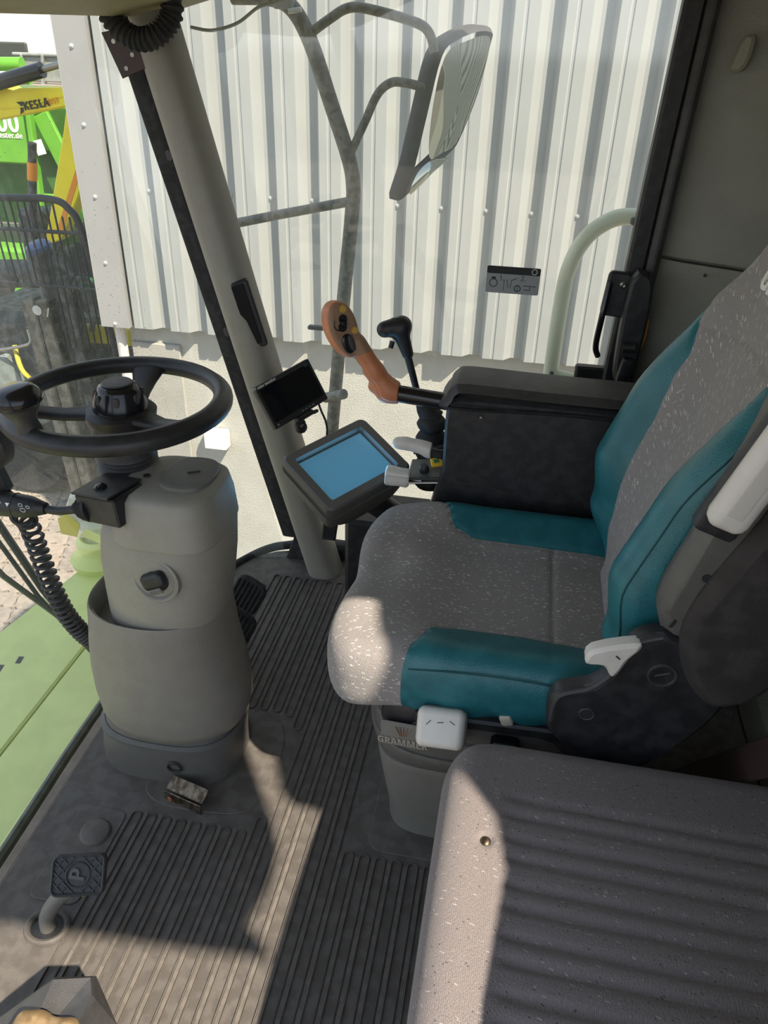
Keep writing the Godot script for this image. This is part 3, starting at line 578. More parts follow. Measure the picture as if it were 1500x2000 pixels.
# ---------------------------------------------------------------- steering column, wheel, stalk
func build_steering():
	var c := thing("steering_column", Vector3(-0.61, 0, -1.08), "tall grey moulded steering column rising from the mat", "column")
	part(c, "base", stack([[0.0, -0.622, -1.085, 0.150, 0.112, 3.0], [0.03, -0.622, -1.085, 0.149, 0.111, 3.0], [0.085, -0.620, -1.085, 0.146, 0.108, 2.8], [0.105, -0.618, -1.085, 0.140, 0.102, 2.7], [0.112, -0.616, -1.085, 0.138, 0.100, 2.6], [0.16, -0.612, -1.085, 0.118, 0.088, 2.4]], 48), M.plastic_dark, 50)
	part(c, "base_flange", stack([[0.088, -0.619, -1.085, 0.150, 0.112, 2.8], [0.096, -0.619, -1.085, 0.150, 0.112, 2.8], [0.102, -0.618, -1.085, 0.143, 0.105, 2.7], [0.088, -0.619, -1.085, 0.12, 0.08, 2.7]], 48), M.plastic_dark, 40)
	part(c, "lower_cover", stack([[0.118, -0.606, -1.083, 0.130, 0.104, 2.3], [0.126, -0.606, -1.083, 0.145, 0.117, 2.3], [0.15, -0.606, -1.083, 0.1525, 0.125, 2.3], [0.20, -0.608, -1.083, 0.1545, 0.128, 2.3], [0.26, -0.612, -1.083, 0.150, 0.127, 2.3], [0.32, -0.614, -1.083, 0.142, 0.123, 2.3], [0.37, -0.612, -1.083, 0.136, 0.119, 2.3], [0.400, -0.611, -1.083, 0.134, 0.117, 2.3], [0.407, -0.611, -1.083, 0.131, 0.114, 2.3], [0.404, -0.611, -1.083, 0.126, 0.109, 2.3], [0.36, -0.611, -1.083, 0.118, 0.102, 2.3]], 56), M.plastic_low, 50)
	part(c, "upper_cover", stack([[0.34, -0.590, -1.08, 0.106, 0.098, 2.4], [0.40, -0.588, -1.08, 0.110, 0.101, 2.4], [0.45, -0.582, -1.08, 0.114, 0.103, 2.5], [0.52, -0.576, -1.08, 0.117, 0.104, 2.6], [0.57, -0.570, -1.08, 0.114, 0.102, 2.7], [0.598, -0.566, -1.08, 0.108, 0.096, 2.7], [0.604, -0.566, -1.08, 0.10, 0.088, 2.7]], 56), M.plastic, 50)
	# head: a block beside the collar
	var head := [[0.585, -0.543, -1.055, 0.090, 0.094, 3.6], [0.592, -0.543, -1.055, 0.094, 0.098, 3.6], [0.64, -0.542, -1.055, 0.090, 0.094, 3.4], [0.668, -0.541, -1.055, 0.084, 0.088, 3.2], [0.677, -0.540, -1.055, 0.075, 0.078, 3.0], [0.679, -0.540, -1.055, 0.055, 0.055, 2.8]]
	part(c, "head_cover", stack(head, 48), M.plastic, 50)
	var lid := part(c, "head_lid", stack([[0.670, -0.515, -1.065, 0.046, 0.060, 2.6], [0.684, -0.515, -1.065, 0.044, 0.058, 2.6], [0.688, -0.515, -1.065, 0.036, 0.050, 2.5]], 32), M.plastic_mid, 45)
	part(lid, "key_slot", rbox(Vector3(0.022, 0.002, 0.004), 0.0008, 1, at(-0.505, 0.6895, -1.06, 0, 30)), M.black)
	part(c, "head_screw", lathe([[0.0, 0.0], [0.006, 0.0], [0.006, 0.0015], [0.0, 0.001]], 12, at(-0.583, 0.680, -1.045)), M.black)
	# tilt knob in its round recess
	var K := at(-0.558, 0.515, -0.978, 84, -4)
	part(c, "knob_recess", lathe([[0.043, -0.012], [0.043, 0.002], [0.039, 0.0045], [0.035, 0.002], [0.033, -0.006], [0.0, -0.007]], 32, K), M.plastic, 50)
	var kb := part(c, "tilt_knob", joined([rbox(Vector3(0.046, 0.022, 0.030), 0.009, 3, K * at(0.0, 0.006, -0.004, 0, 25)), lathe([[0.0, 0.012], [0.016, 0.010], [0.022, 0.0], [0.023, -0.006], [0.0, -0.006]], 24, K)]), M.black)
	part(kb, "knob_face", rbox(Vector3(0.026, 0.004, 0.014), 0.0018, 1, K * at(0.004, 0.0095, 0.016, 24, 25)), M.plastic_mid)
	# bellows collar under the wheel
	var bel := [[0.0, 0.655], [0.046, 0.655]]
	for k in 5:
		bel.append([0.0475, 0.660 + k * 0.0075]); bel.append([0.0515, 0.6637 + k * 0.0075])
	bel.append([0.050, 0.700]); bel.append([0.052, 0.735]); bel.append([0.048, 0.77]); bel.append([0.0, 0.77])
	part(c, "bellows_collar", lathe(bel, 36, at(-0.642, 0, -1.095)), M.charcoal, 30)
	part(c, "neck", lathe([[0.0, 0.57], [0.047, 0.57], [0.047, 0.66], [0.0, 0.66]], 32, at(-0.640, 0, -1.09)), M.black)
	# switch box and stalk
	var sb := part(c, "switch_box", joined([rbox(Vector3(0.086, 0.050, 0.07), 0.003, 1, at(-0.655, 0.640, -0.995, 0, -16, 7)), rbox(Vector3(0.080, 0.004, 0.078), 0.001, 1, at(-0.662, 0.667, -0.998, 0, -16, 7))]), M.black, 30)
	part(sb, "box_screw", lathe([[0.0, 0.006], [0.007, 0.005], [0.0105, 0.0015], [0.0105, 0.0], [0.0, 0.0]], 16, at(-0.668, 0.669, -0.990, 0, 0, 7)), M.black_gloss)
	var st := part(c, "indicator_stalk", tube(curve([Vector3(-0.705, 0.628, -0.985), Vector3(-0.728, 0.621, -0.985), Vector3(-0.752, 0.616, -0.985), Vector3(-0.775, 0.617, -0.985)], 6), 0.0072, 12), M.black)
	part(st, "boot", lathe([[0.0, 0.0], [0.0245, 0.0], [0.0250, 0.004], [0.0215, 0.0055], [0.0225, 0.009], [0.0195, 0.011], [0.0205, 0.015], [0.0165, 0.017], [0.0175, 0.021], [0.010, 0.023], [0.0098, 0.031], [0.0, 0.031]], 28, along(Vector3(-0.688, 0.632, -0.985), Vector3(-1, -0.22, 0))), M.rubber, 35)
	var hp := []
	var hr := []
	for q in [[-0.772, 0.010], [-0.784, 0.0135], [-0.80, 0.0185], [-0.825, 0.0205], [-0.87, 0.0215], [-0.92, 0.021], [-0.95, 0.016], [-0.955, 0.006]]:
		hp.append(Vector3(q[0], 0.618 - (q[0] + 0.772) * 0.02 * -1.0, -0.985)); hr.append(q[1])
	var grip := part(st, "grip", tube(PackedVector3Array(hp), hr, 24), M.black, 60)
	part(st, "grip_ring", tube(PackedVector3Array(range(28).map(func(i): return Vector3(-0.826, 0.617 + 0.0207 * cos(TAU * i / 28), -0.985 + 0.0207 * sin(TAU * i / 28)))), 0.0009, 5, true), M.charcoal)
	# printed symbols on the stalk
	var sym := func(cx: float, dy: float, w: float) -> PackedVector3Array:
		var pp := PackedVector3Array()
		for v in rrect(w, w * 0.75, w * 0.3, 2): pp.append(Vector3(cx + v.x, 0.6275 + dy + v.y, -0.9665 - 0.0010 * (dy + 0.004) / 0.004))
		return tube(pp, 0.0005, 4, true)
	part(st, "print_lamp", sym.call(-0.802, -0.006, 0.009), M.ink_white)
	part(st, "print_lamp", sym.call(-0.806, 0.002, 0.007), M.ink_white)
	part(st, "print_lamp", sym.call(-0.793, 0.000, 0.006), M.ink_white)
	part(st, "print_wiper", sym.call(-0.845, 0.002, 0.007), M.ink_white)
	part(st, "print_arrow", sym.call(-0.877, 0.002, 0.006), M.ink_white)
	part(st, "print_arrow", sym.call(-0.885, 0.002, 0.006), M.ink_white)
	part(st, "print_triangle", prism(poly2([-0.004, 0.002, 0.004, 0.002, 0.0, -0.004]), 0.0008, 0.0, at(-0.829, 0.629, -0.9672, -20)), M.ink_white)
	sb.position += Vector3(0.031, 0.012, 0)
	st.position += Vector3(0.031, 0.012, 0)
	# tilt lock plate at the foot
	var tp := part(c, "lock_pedal", joined([prism(poly2([0, 0, 0.088, 0, 0.088, 0.030, 0, 0.030]), 0.003, 0.001, at(-0.588, 0.018, -0.945, -62, -14, 0)), prism(poly2([0, 0, 0.088, 0, 0.088, 0.022, 0, 0.022]), 0.003, 0.001, at(-0.588, 0.000, -0.937, -8, -14, 0))]), M.steel_worn, 30, "worn bare steel lock pedal")
	part(tp, "pivot_bolt", lathe([[0.0, 0.003], [0.005, 0.002], [0.006, 0.0], [0.0, 0.0]], 12, at(-0.574, 0.010, -0.929, 82, -14)), mat(rgb(150, 100, 70), 0.6, 0.5))
	part(tp, "pivot_ring", tube(PackedVector3Array(range(20).map(func(i): return Vector3(-0.578 + 0.014 * cos(TAU * i / 20), 0.052 + 0.012 * sin(TAU * i / 20), -0.972))), 0.0025, 6, true), M.black)

	# steering wheel
	var w := thing("steering_wheel", Vector3(-0.644, 0.735, -1.10), "black three-spoke steering wheel with a spinner knob", "steering wheel")
	var ctr := Vector3(-0.644, 0.787, -1.10)
	var ringp := PackedVector3Array()
	for i in 72: ringp.append(ctr + Vector3(0.172 * cos(TAU * i / 72), 0, 0.172 * sin(TAU * i / 72)))
	var rim := part(w, "rim", rim_shape(ctr, 0.172), M.black, 60)
	rim.set_meta("label", "thick black rim")
	for a in [[97.0, 0.026, 0.034], [-22.0, 0.022, 0.032], [202.0, 0.022, 0.032]]:
		var d := Vector3(cos(deg_to_rad(a[0])), 0, -sin(deg_to_rad(a[0])))
		var s := Vector3(-d.z, 0, d.x)
		var rr := []
		for q in [[0.030, 1.35, -0.018], [0.055, 1.1, -0.020], [0.09, 0.85, -0.020], [0.125, 0.85, -0.014], [0.15, 1.1, -0.004], [0.168, 1.5, 0.0]]:
			var ring := PackedVector3Array()
			for v in ring_pts(16, a[1] * q[1], 0.0075, 2.6): ring.append(ctr + d * q[0] + s * v.x + Vector3(0, q[2] + v.y, 0))
			rr.append(ring)
		part(w, "spoke", loft(rr), M.black, 60)
	part(w, "hub", lathe([[0.0, -0.052], [0.044, -0.052], [0.050, -0.045], [0.058, -0.030], [0.060, -0.018], [0.052, -0.010], [0.0, -0.008]], 36, at(ctr.x, ctr.y, ctr.z)), M.black, 45)
	var cap_ := part(w, "hub_cap", lathe([[0.0, 0.0335], [0.022, 0.033], [0.030, 0.030], [0.033, 0.026], [0.0345, 0.024], [0.040, 0.010], [0.0445, -0.004], [0.0455, -0.010], [0.0, -0.010]], 36, at(ctr.x + 0.004, ctr.y, ctr.z + 0.004)), M.black_gloss, 40)
	for k in 7:
		var a := TAU * k / 7 + 0.3
		part(cap_, "thumb_notch", rbox(Vector3(0.010, 0.022, 0.006), 0.0029, 2, Transform3D(Basis(Vector3(0, 1, 0), -a + PI / 2), Vector3(ctr.x + 0.004 + 0.0385 * cos(a), ctr.y + 0.010, ctr.z + 0.004 + 0.0385 * sin(a)))), M.charcoal)
	part(cap_, "emblem_disc", lathe([[0.0, 0.0362], [0.024, 0.0352], [0.026, 0.033], [0.0, 0.033]], 32, at(ctr.x + 0.004, ctr.y, ctr.z + 0.004)), M.charcoal)
	# spinner knob on the rim
	var kp := ctr + Vector3(-0.066, 0.012, 0.154)
	var kn := part(w, "spinner_stem", lathe([[0.0, -0.012], [0.020, -0.012], [0.019, 0.0], [0.017, 0.006], [0.018, 0.016], [0.026, 0.030], [0.031, 0.040], [0.0, 0.042]], 28, at(kp.x, kp.y, kp.z, 4, 0, 6)), M.charcoal, 50)
	part(kn, "spinner_knob", lathe([[0.0, 0.0685], [0.018, 0.0675], [0.027, 0.064], [0.0335, 0.056], [0.0355, 0.048], [0.0345, 0.041], [0.031, 0.038], [0.0, 0.038]], 32, at(kp.x, kp.y, kp.z, 4, 0, 6)), M.black_gloss, 50)
	part(kn, "knob_ring", tube(PackedVector3Array(range(32).map(func(i): return at(kp.x, kp.y, kp.z, 4, 0, 6) * Vector3(0.0345 * cos(TAU * i / 32), 0.0415, 0.0345 * sin(TAU * i / 32)))), 0.0009, 5, true), M.charcoal)

	# coiled lead from the stalk to the column
	var cc := thing("coiled_cable", Vector3(-0.80, 0.25, -1.03), "grey spiral lead stretching down beside the steering column", "cable")
	var axis := curve([Vector3(-0.805, 0.600, -1.00), Vector3(-0.818, 0.565, -1.03), Vector3(-0.828, 0.51, -1.05), Vector3(-0.823, 0.46, -1.05), Vector3(-0.814, 0.40, -1.05), Vector3(-0.799, 0.344, -1.05), Vector3(-0.777, 0.297, -1.055), Vector3(-0.755, 0.272, -1.06)], 10)
	var pts := PackedVector3Array()
	var turns := 27.0
	var N := 620
	var total := 0.0
	for i in N:
		var u := float(i) / (N - 1)
		var fidx := u * (axis.size() - 1)
		var k := mini(int(fidx), axis.size() - 2)
		var p := axis[k].lerp(axis[k + 1], fidx - k)
		var d := (axis[k + 1] - axis[k]).normalized()
		var s := d.cross(Vector3(0, 0, 1)).normalized()
		var v := s.cross(d)
		# the coils lie wide at the top and tight lower down
		var ph := TAU * turns * (0.35 * u + 0.65 * u * u) if u < 0.5 else TAU * turns * (0.35 * u + 0.65 * u * u)
		pts.append(p + (s * cos(ph) + v * sin(ph)) * 0.0152)
	part(cc, "lead", tube(pts, 0.0040, 6), M.charcoal, 80)
	var bx := thing("handset_box", Vector3(-0.83, 0.66, -1.0), "dark box with a lead hanging beside the steering wheel", "box")
	part(bx, "case", prism(smooth2([-0.075, 0.09, 0.022, 0.06, 0.028, 0.012, 0.0, -0.012, -0.05, -0.03, -0.09, -0.02], 3), 0.04, 0.006, at(-0.835, 0.69, -1.03)), M.charcoal)
	part(bx, "plug", rbox(Vector3(0.03, 0.05, 0.03), 0.006, 1, at(-0.838, 0.66, -1.01, 0, 0, 14)), M.black)
	part(bx, "lead", tube(curve([Vector3(-0.836, 0.645, -1.01), Vector3(-0.815, 0.628, -1.01), Vector3(-0.805, 0.60, -1.02), Vector3(-0.806, 0.57, -1.03)]), 0.005, 8), M.black)

func rim_shape(c: Vector3, R: float) -> PackedVector3Array:
	# a hand-sized oval section with finger relief inside
	var rings := []
	for i in 80:
		var a := TAU * i / 80
		var d := Vector3(cos(a), 0, sin(a))
		var q := PackedVector3Array()
		for v in ring_pts(18, 0.0165, 0.0150, 2.2):
			q.append(c + d * (R + v.x) + Vector3(0, v.y - (0.003 if v.x > 0.004 else 0.0), 0))
		rings.append(q)
	return loft(rings, false, true)

# ---------------------------------------------------------------- driver's seat
const ZC := -1.13      # middle of the seat

func cushion_top(x: float, w: float) -> float:
	var side := smoothstep(0.10, 0.225, absf(w))
	var y := 0.486 + 0.034 * side * smoothstep(-0.25, -0.05, x)
	y += 0.016 * smoothstep(-0.02, -0.16, x) * (1.0 - 0.3 * side)       # thigh roll
	y -= 0.020 * exp(-pow((x + 0.20) / 0.05, 2.0)) * exp(-pow((w + 0.02) / 0.05, 2.0))
	y -= 0.010 * smoothstep(0.05, 0.25, x) * (1.0 - side)
	return y

func cushion_edge(x: float) -> float:     # > 0 outside: half width of the grey middle
	return table([-0.125, -0.105, -0.075, -0.03, 0.05, 0.26], [0.29, 0.22, 0.155, 0.139, 0.138, 0.142], x)

func build_driver_seat():
	var s := thing("driver_seat", Vector3(0.0, 0.0, ZC), "grey cloth driver's seat with teal leather side bolsters", "seat")
	# cushion
	var f := func(p: Vector3) -> float:
		var w := p.z - ZC
		var top := cushion_top(p.x, w)
		var h := 0.066
		var lobe := 0.012 * exp(-pow((absf(w) - 0.13) / 0.08, 2.0))
		var front := -0.252 - lobe
		var xm := (front + 0.26) / 2.0
		var hx := (0.26 - front) / 2.0
		var q := Vector3(p.x - xm, (p.y - (top - h)), w)
		var d := sd_box(q, Vector3(hx, h, 0.262), 0.058)
		# plan corners
		var c2 := Vector2(absf(p.x - xm) - (hx - 0.105), absf(w) - (0.262 - 0.105))
		var r2 := Vector2(maxf(c2.x, 0), maxf(c2.y, 0)).length() + minf(maxf(c2.x, c2.y), 0.0) - 0.105
		d = maxf(d, r2) if maxf(d, r2) > 0.02 else -smin(-d, -r2, 0.03)
		# seam grooves
		var g: float = absf(absf(w) - cushion_edge(p.x))
		if p.y > 0.44 and p.x > -0.13: d += 0.0042 * exp(-pow(g / 0.006, 2.0))
		if absf(w) < 0.14 and p.y > 0.44: d += 0.0035 * exp(-pow((p.x - 0.115) / 0.005, 2.0))
		# wrinkles of the leather flap on the near side
		if w > 0.17 and p.x > -0.1: d += 0.004 * sin(p.x * 70.0 + p.y * 90.0) * smoothstep(0.47, 0.40, p.y) * smoothstep(0.17, 0.24, w)
		return d
	var body := solid(f, Vector3(-0.29, 0.335, ZC - 0.285), Vector3(0.285, 0.56, ZC + 0.285), 0.0075)
	var side_fn := func(p: Vector3) -> float: return absf(p.z - ZC) - cushion_edge(p.x)
	var cu := spart(s, "cushion", cut(body, side_fn, -1.0), M.cloth, "grey cloth seat cushion with light flecks")
	for sg in [1.0, -1.0]:
		spart(s, "cushion_bolster", cut(cut(body, side_fn, 1.0), func(p: Vector3) -> float: return (p.z - ZC) * sg), M.teal, "teal leather side of the cushion")
	# stitch line along the near bolster
	var line := PackedVector3Array()
	for i in 24:
		var x := -0.105 + 0.30 * i / 23.0
		line.append(Vector3(x, 0.4905 + 0.010 * sin(PI * i / 23.0), ZC + 0.2505))
	part(cu, "side_seam", tube(line, 0.0013, 5), M.teal_seam)
	# backrest: s runs up the leaning back, d out of its front
	var O := Vector3(0.255, 0.45, ZC)
	var es := Vector3(0.292, 0.956, 0)
	var ed := Vector3(-0.956, 0.292, 0)
	var bf := func(p: Vector3) -> float:
		var r := p - O
		var u := r.dot(es)
		var d := r.dot(ed)
		var w := absf(r.z)
		var hw := table([-0.02, 0.12, 0.40, 0.58, 0.85], [0.215, 0.245, 0.240, 0.20, 0.15], u)
		var wing := table([0.0, 0.10, 0.20, 0.32, 0.50, 0.62, 0.75], [0.035, 0.115, 0.150, 0.147, 0.112, 0.085, 0.08], u)
		var mid := table([0.0, 0.18, 0.40, 0.75], [0.058, 0.082, 0.070, 0.075], u)
		var t := smoothstep(0.085, 0.19, w)
		var front := lerpf(mid, wing, t)
		var back := -0.06
		var q := Vector3(u - 0.42, d - (front + back) / 2.0, w)
		var e := sd_box(q, Vector3(0.46, (front - back) / 2.0, hw), 0.045)
		var g: float = absf(w - back_edge(u))
		if d > 0.02 and u < 0.56: e += 0.0042 * exp(-pow(g / 0.006, 2.0))
		var arc := u - (0.50 - 1.1 * w * w)
		if d > 0.02 and w < back_edge(u): e += 0.004 * exp(-pow(arc / 0.006, 2.0))
		return e
	var bb := solid(bf, Vector3(0.08, 0.40, ZC - 0.27), Vector3(0.56, 1.30, ZC + 0.27), 0.0085)
	var bside := func(p: Vector3) -> float:
		var r := p - O
		var d := r.dot(ed)
		# leather wraps the wings; the top stays cloth
		return minf(absf(r.z) - back_edge(r.dot(es)), d + 0.015)
	var bshell := func(p: Vector3) -> float: return -((p - O).dot(ed) + 0.015)
	var inner := cut(bb, bside, -1.0)
	var bk := spart(s, "backrest", cut(inner, bshell, -1.0), M.cloth_back, "grey cloth backrest with light flecks")
	spart(s, "backrest_shell", cut(inner, bshell, 1.0), M.charcoal, "dark rear of the backrest")
	for sg in [1.0, -1.0]:
		spart(s, "backrest_bolster", cut(cut(bb, bside, 1.0), func(p: Vector3) -> float: return (p.z - ZC) * sg), M.teal, "teal leather side wing of the backrest")
	# stitched line along the near wing
	var sl := PackedVector3Array()
	for i in 30:
		var u := 0.03 + 0.50 * i / 29.0
		var wing := table([0.0, 0.10, 0.20, 0.32, 0.50, 0.62, 0.75], [0.035, 0.115, 0.150, 0.147, 0.112, 0.085, 0.08], u)
		var hw := table([-0.02, 0.12, 0.40, 0.58, 0.85], [0.215, 0.245, 0.240, 0.20, 0.15], u)
		sl.append(O + es * u + ed * (wing - 0.016) + Vector3(0, 0, hw - 0.010))
	part(bk, "wing_seam", tube(sl, 0.0014, 5), M.teal_seam)
	# woven maker's name on the headrest part
	var up := es
	var LX := face(O + es * 0.585 + ed * 0.076 + Vector3(0, 0, 0.025), Vector3(0, 0, 1), es)
	lettering(bk, "woven_name", "GRAMMER", 0.042, LX * at(0, 0, 0), M.ink_white, 0.004)
	# ---- near side: shell of the back, recliner cover, handles
	var zn := ZC + 0.27          # plane of the side mouldings
	var shell_poly := smooth2([0.235, 0.645, 0.222, 0.70, 0.245, 0.80, 0.275, 0.92, 0.305, 1.03, 0.40, 1.06, 0.40, 0.86, 0.37, 0.72, 0.33, 0.60, 0.285, 0.575, 0.255, 0.60], 4)
	var sh := part(s, "side_shell", prism(shell_poly, 0.05, 0.014, at(0, 0, zn - 0.035)), M.plastic_dark, 50, "grey side shell of the backrest")
	part(sh, "shell_hole", lathe([[0.0, 0.0], [0.006, 0.0], [0.006, 0.0012], [0.0, 0.0012]], 12, at(0.268, 0.745, zn + 0.0150, 90)), M.black)
	part(sh, "shell_slot", rbox(Vector3(0.006, 0.014, 0.003), 0.001, 1, at(0.243, 0.668, zn + 0.0145, 0, 0, -20)), M.black)
	part(s, "back_padding", prism(smooth2([0.30, 0.57, 0.268, 0.64, 0.275, 0.72, 0.32, 0.84, 0.37, 0.99, 0.46, 1.06, 0.50, 0.96, 0.44, 0.78, 0.40, 0.60, 0.345, 0.545], 4), 0.045, 0.016, at(-0.012, 0.0, zn - 0.006)), M.padding, 50, "dark padded rear cover")
	var rec := smooth2([0.105, 0.49, 0.112, 0.535, 0.160, 0.560, 0.188, 0.605, 0.198, 0.645, 0.235, 0.665, 0.285, 0.645, 0.335, 0.585, 0.33, 0.53, 0.285, 0.45, 0.235, 0.40, 0.16, 0.42, 0.115, 0.455], 4)
	var rc := part(s, "recliner_cover", prism(rec, 0.035, 0.008, at(0.0, -0.012, zn - 0.012)), M.black, 45, "black recliner side cover")
	part(rc, "cover_ridge", tube(curve([Vector3(0.112, 0.470, zn + 0.021), Vector3(0.118, 0.518, zn + 0.021), Vector3(0.163, 0.546, zn + 0.021), Vector3(0.192, 0.592, zn + 0.021), Vector3(0.203, 0.630, zn + 0.021), Vector3(0.235, 0.648, zn + 0.021)], 5), 0.0035, 8), M.charcoal)
	part(rc, "pivot_cap", joined([tube(PackedVector3Array(range(24).map(func(i): return Vector3(0.246 + 0.018 * cos(TAU * i / 24), 0.585 + 0.018 * sin(TAU * i / 24), zn + 0.023))), 0.0022, 6, true), rbox(Vector3(0.022, 0.003, 0.003), 0.001, 1, at(0.246, 0.587, zn + 0.023, 0, 0, 25))]), M.charcoal)
	part(rc, "pivot_cap", tube(PackedVector3Array(range(20).map(func(i): return Vector3(0.160 + 0.010 * cos(TAU * i / 20), 0.495 + 0.010 * sin(TAU * i / 20), zn + 0.0235))), 0.0014, 5, true), M.charcoal)
	part(s, "seat_pan", rbox(Vector3(0.42, 0.07, 0.47), 0.02, 2, at(0.06, 0.365, ZC)), M.black)
	part(s, "pan_rail", rbox(Vector3(0.36, 0.022, 0.02), 0.004, 1, at(0.09, 0.40, ZC + 0.246, 0, 0, 2)), M.black)
	part(s, "rail_catch", joined([rbox(Vector3(0.045, 0.05, 0.03), 0.006, 1, at(0.055, 0.358, zn - 0.010)), rbox(Vector3(0.036, 0.035, 0.02), 0.008, 2, at(0.055, 0.335, zn + 0.002))]), M.black_gloss)
	part(s, "torn_stuffing", rbox(Vector3(0.02, 0.022, 0.012), 0.005, 2, at(0.052, 0.418, zn - 0.018, 10, 0, 20)), mat(rgb(190, 184, 166), 0.95), 40, "tuft of pale stuffing under the cushion")
	# white handles
	var rl := part(s, "recline_lever", prism(smooth2([-0.006, -0.020, 0.0, 0.004, 0.055, 0.022, 0.062, 0.012, 0.048, -0.008, 0.036, -0.036, 0.028, -0.038, 0.018, -0.022], 3), 0.026, 0.005, at(0.148, 0.612, zn + 0.006, 0, 0, 4)), M.white_plastic, 40, "white triangular recline lever")
	part(rl, "lever_mark", rbox(Vector3(0.008, 0.002, 0.001), 0.0004, 1, at(0.182, 0.613, zn + 0.0325, 0, 0, -40)), M.ink)
	var pd := part(s, "slide_paddle", rbox(Vector3(0.076, 0.062, 0.05), 0.012, 3, at(-0.045, 0.398, zn - 0.002, -38, -6, 6)), M.white_plastic, 50, "white paddle handle under the cushion front")
	for k in 3: part(pd, "paddle_print", rbox(Vector3(0.010, 0.0012, 0.0012), 0.0004, 1, at(-0.065 + k * 0.018, 0.424 + 0.003 * k, zn + 0.018, -38, 0, 50 - 40 * k)), M.ink)
	# white tilt handle of the armrest side, in its black slot
	var H := along(Vector3(0.280, 0.892, zn + 0.025), Vector3(0.32, 0.95, 0))
	part(s, "handle_slot", rbox(Vector3(0.055, 0.17, 0.03), 0.010, 2, H * at(0.004, 0.0, -0.012)), M.black)
	var wh := part(s, "back_handle", rbox(Vector3(0.050, 0.145, 0.034), 0.015, 3, H * at(0.0, 0.010, 0.012)), M.white_plastic, 50, "white grip handle on the side of the backrest")
	part(wh, "finger_groove", rbox(Vector3(0.022, 0.10, 0.006), 0.0029, 2, H * at(-0.002, 0.010, 0.0275)), mat(rgb(200, 194, 186), 0.45))
	part(s, "handle_bracket", prism(smooth2([-0.028, -0.02, -0.03, 0.012, -0.012, 0.030, 0.03, 0.030, 0.04, -0.01, 0.02, -0.034], 3), 0.036, 0.006, H * at(0.012, 0.10, -0.008)), M.plastic_mid, 45)
	part(s, "bracket_hole", lathe([[0.0, 0.0], [0.006, 0.0], [0.006, 0.0012], [0.0, 0.0012]], 12, H * at(-0.002, 0.098, 0.0285, 90)), M.black)
	# suspension with folded gaiter
	var gz := ZC
	part(s, "gaiter", stack([[0.245, 0.02, gz, 0.180, 0.222, 5.0], [0.262, 0.02, gz, 0.196, 0.240, 4.5], [0.290, 0.02, gz, 0.206, 0.252, 4.0], [0.300, 0.02, gz, 0.203, 0.249, 4.0], [0.303, 0.02, gz, 0.194, 0.240, 4.0], [0.306, 0.02, gz, 0.203, 0.249, 4.0], [0.335, 0.02, gz, 0.207, 0.252, 3.8], [0.342, 0.02, gz, 0.203, 0.248, 3.8], [0.345, 0.02, gz, 0.194, 0.240, 3.8], [0.348, 0.02, gz, 0.202, 0.247, 3.8], [0.365, 0.02, gz, 0.200, 0.244, 3.6], [0.392, 0.02, gz, 0.180, 0.225, 3.4], [0.405, 0.02, gz, 0.15, 0.20, 3.2]], 64), M.plastic_dark, 40, "folded grey gaiter of the seat suspension")
	part(s, "pedestal", stack([[0.0, 0.03, gz - 0.01, 0.176, 0.185, 6.0], [0.05, 0.03, gz - 0.01, 0.179, 0.191, 6.0], [0.15, 0.025, gz, 0.184, 0.208, 6.0], [0.232, 0.022, gz, 0.190, 0.226, 6.0], [0.245, 0.022, gz, 0.189, 0.225, 6.0], [0.249, 0.022, gz, 0.176, 0.212, 6.0]], 64), M.plastic_mid, 40, "grey seat pedestal box")
	part(s, "pedestal_screw", lathe([[0.0, 0.001], [0.004, 0.001], [0.0065, 0.004], [0.0065, 0.0], [0.0, 0.0]], 14, at(-0.015, 0.165, gz + 0.206, 96)), M.black_gloss)
	part(s, "front_bolt", lathe([[0.0, 0.0], [0.012, 0.0], [0.014, 0.01], [0.012, 0.02], [0.0, 0.022]], 14, at(-0.165, 0.395, gz + 0.19)), M.black)
	var badge := part(s, "name_badge", rbox(Vector3(0.075, 0.046, 0.003), 0.001, 1, at(-0.108, 0.345, gz + 0.2475, -8, -6, 4)), M.plastic_mid, 30, "moulded maker's badge")
	lettering(badge, "badge_name", "GRAMMER", 0.0125, at(-0.108, 0.332, gz + 0.2525, -8, -6, 4), mat(rgb(150, 140, 128), 0.5), 0.001)
	for k in 5: part(badge, "badge_leaf", rbox(Vector3(0.0022, 0.018, 0.0015), 0.0006, 1, at(-0.108 + (k - 2) * 0.0045, 0.352, gz + 0.2492, -8, 0, -(k - 2) * 14.0)), mat(rgb(120, 98, 80), 0.5))

func back_edge(u: float) -> float:
	return table([-0.05, 0.05, 0.15, 0.30, 0.42, 0.50, 0.56], [0.12, 0.12, 0.125, 0.135, 0.150, 0.185, 0.27], u)

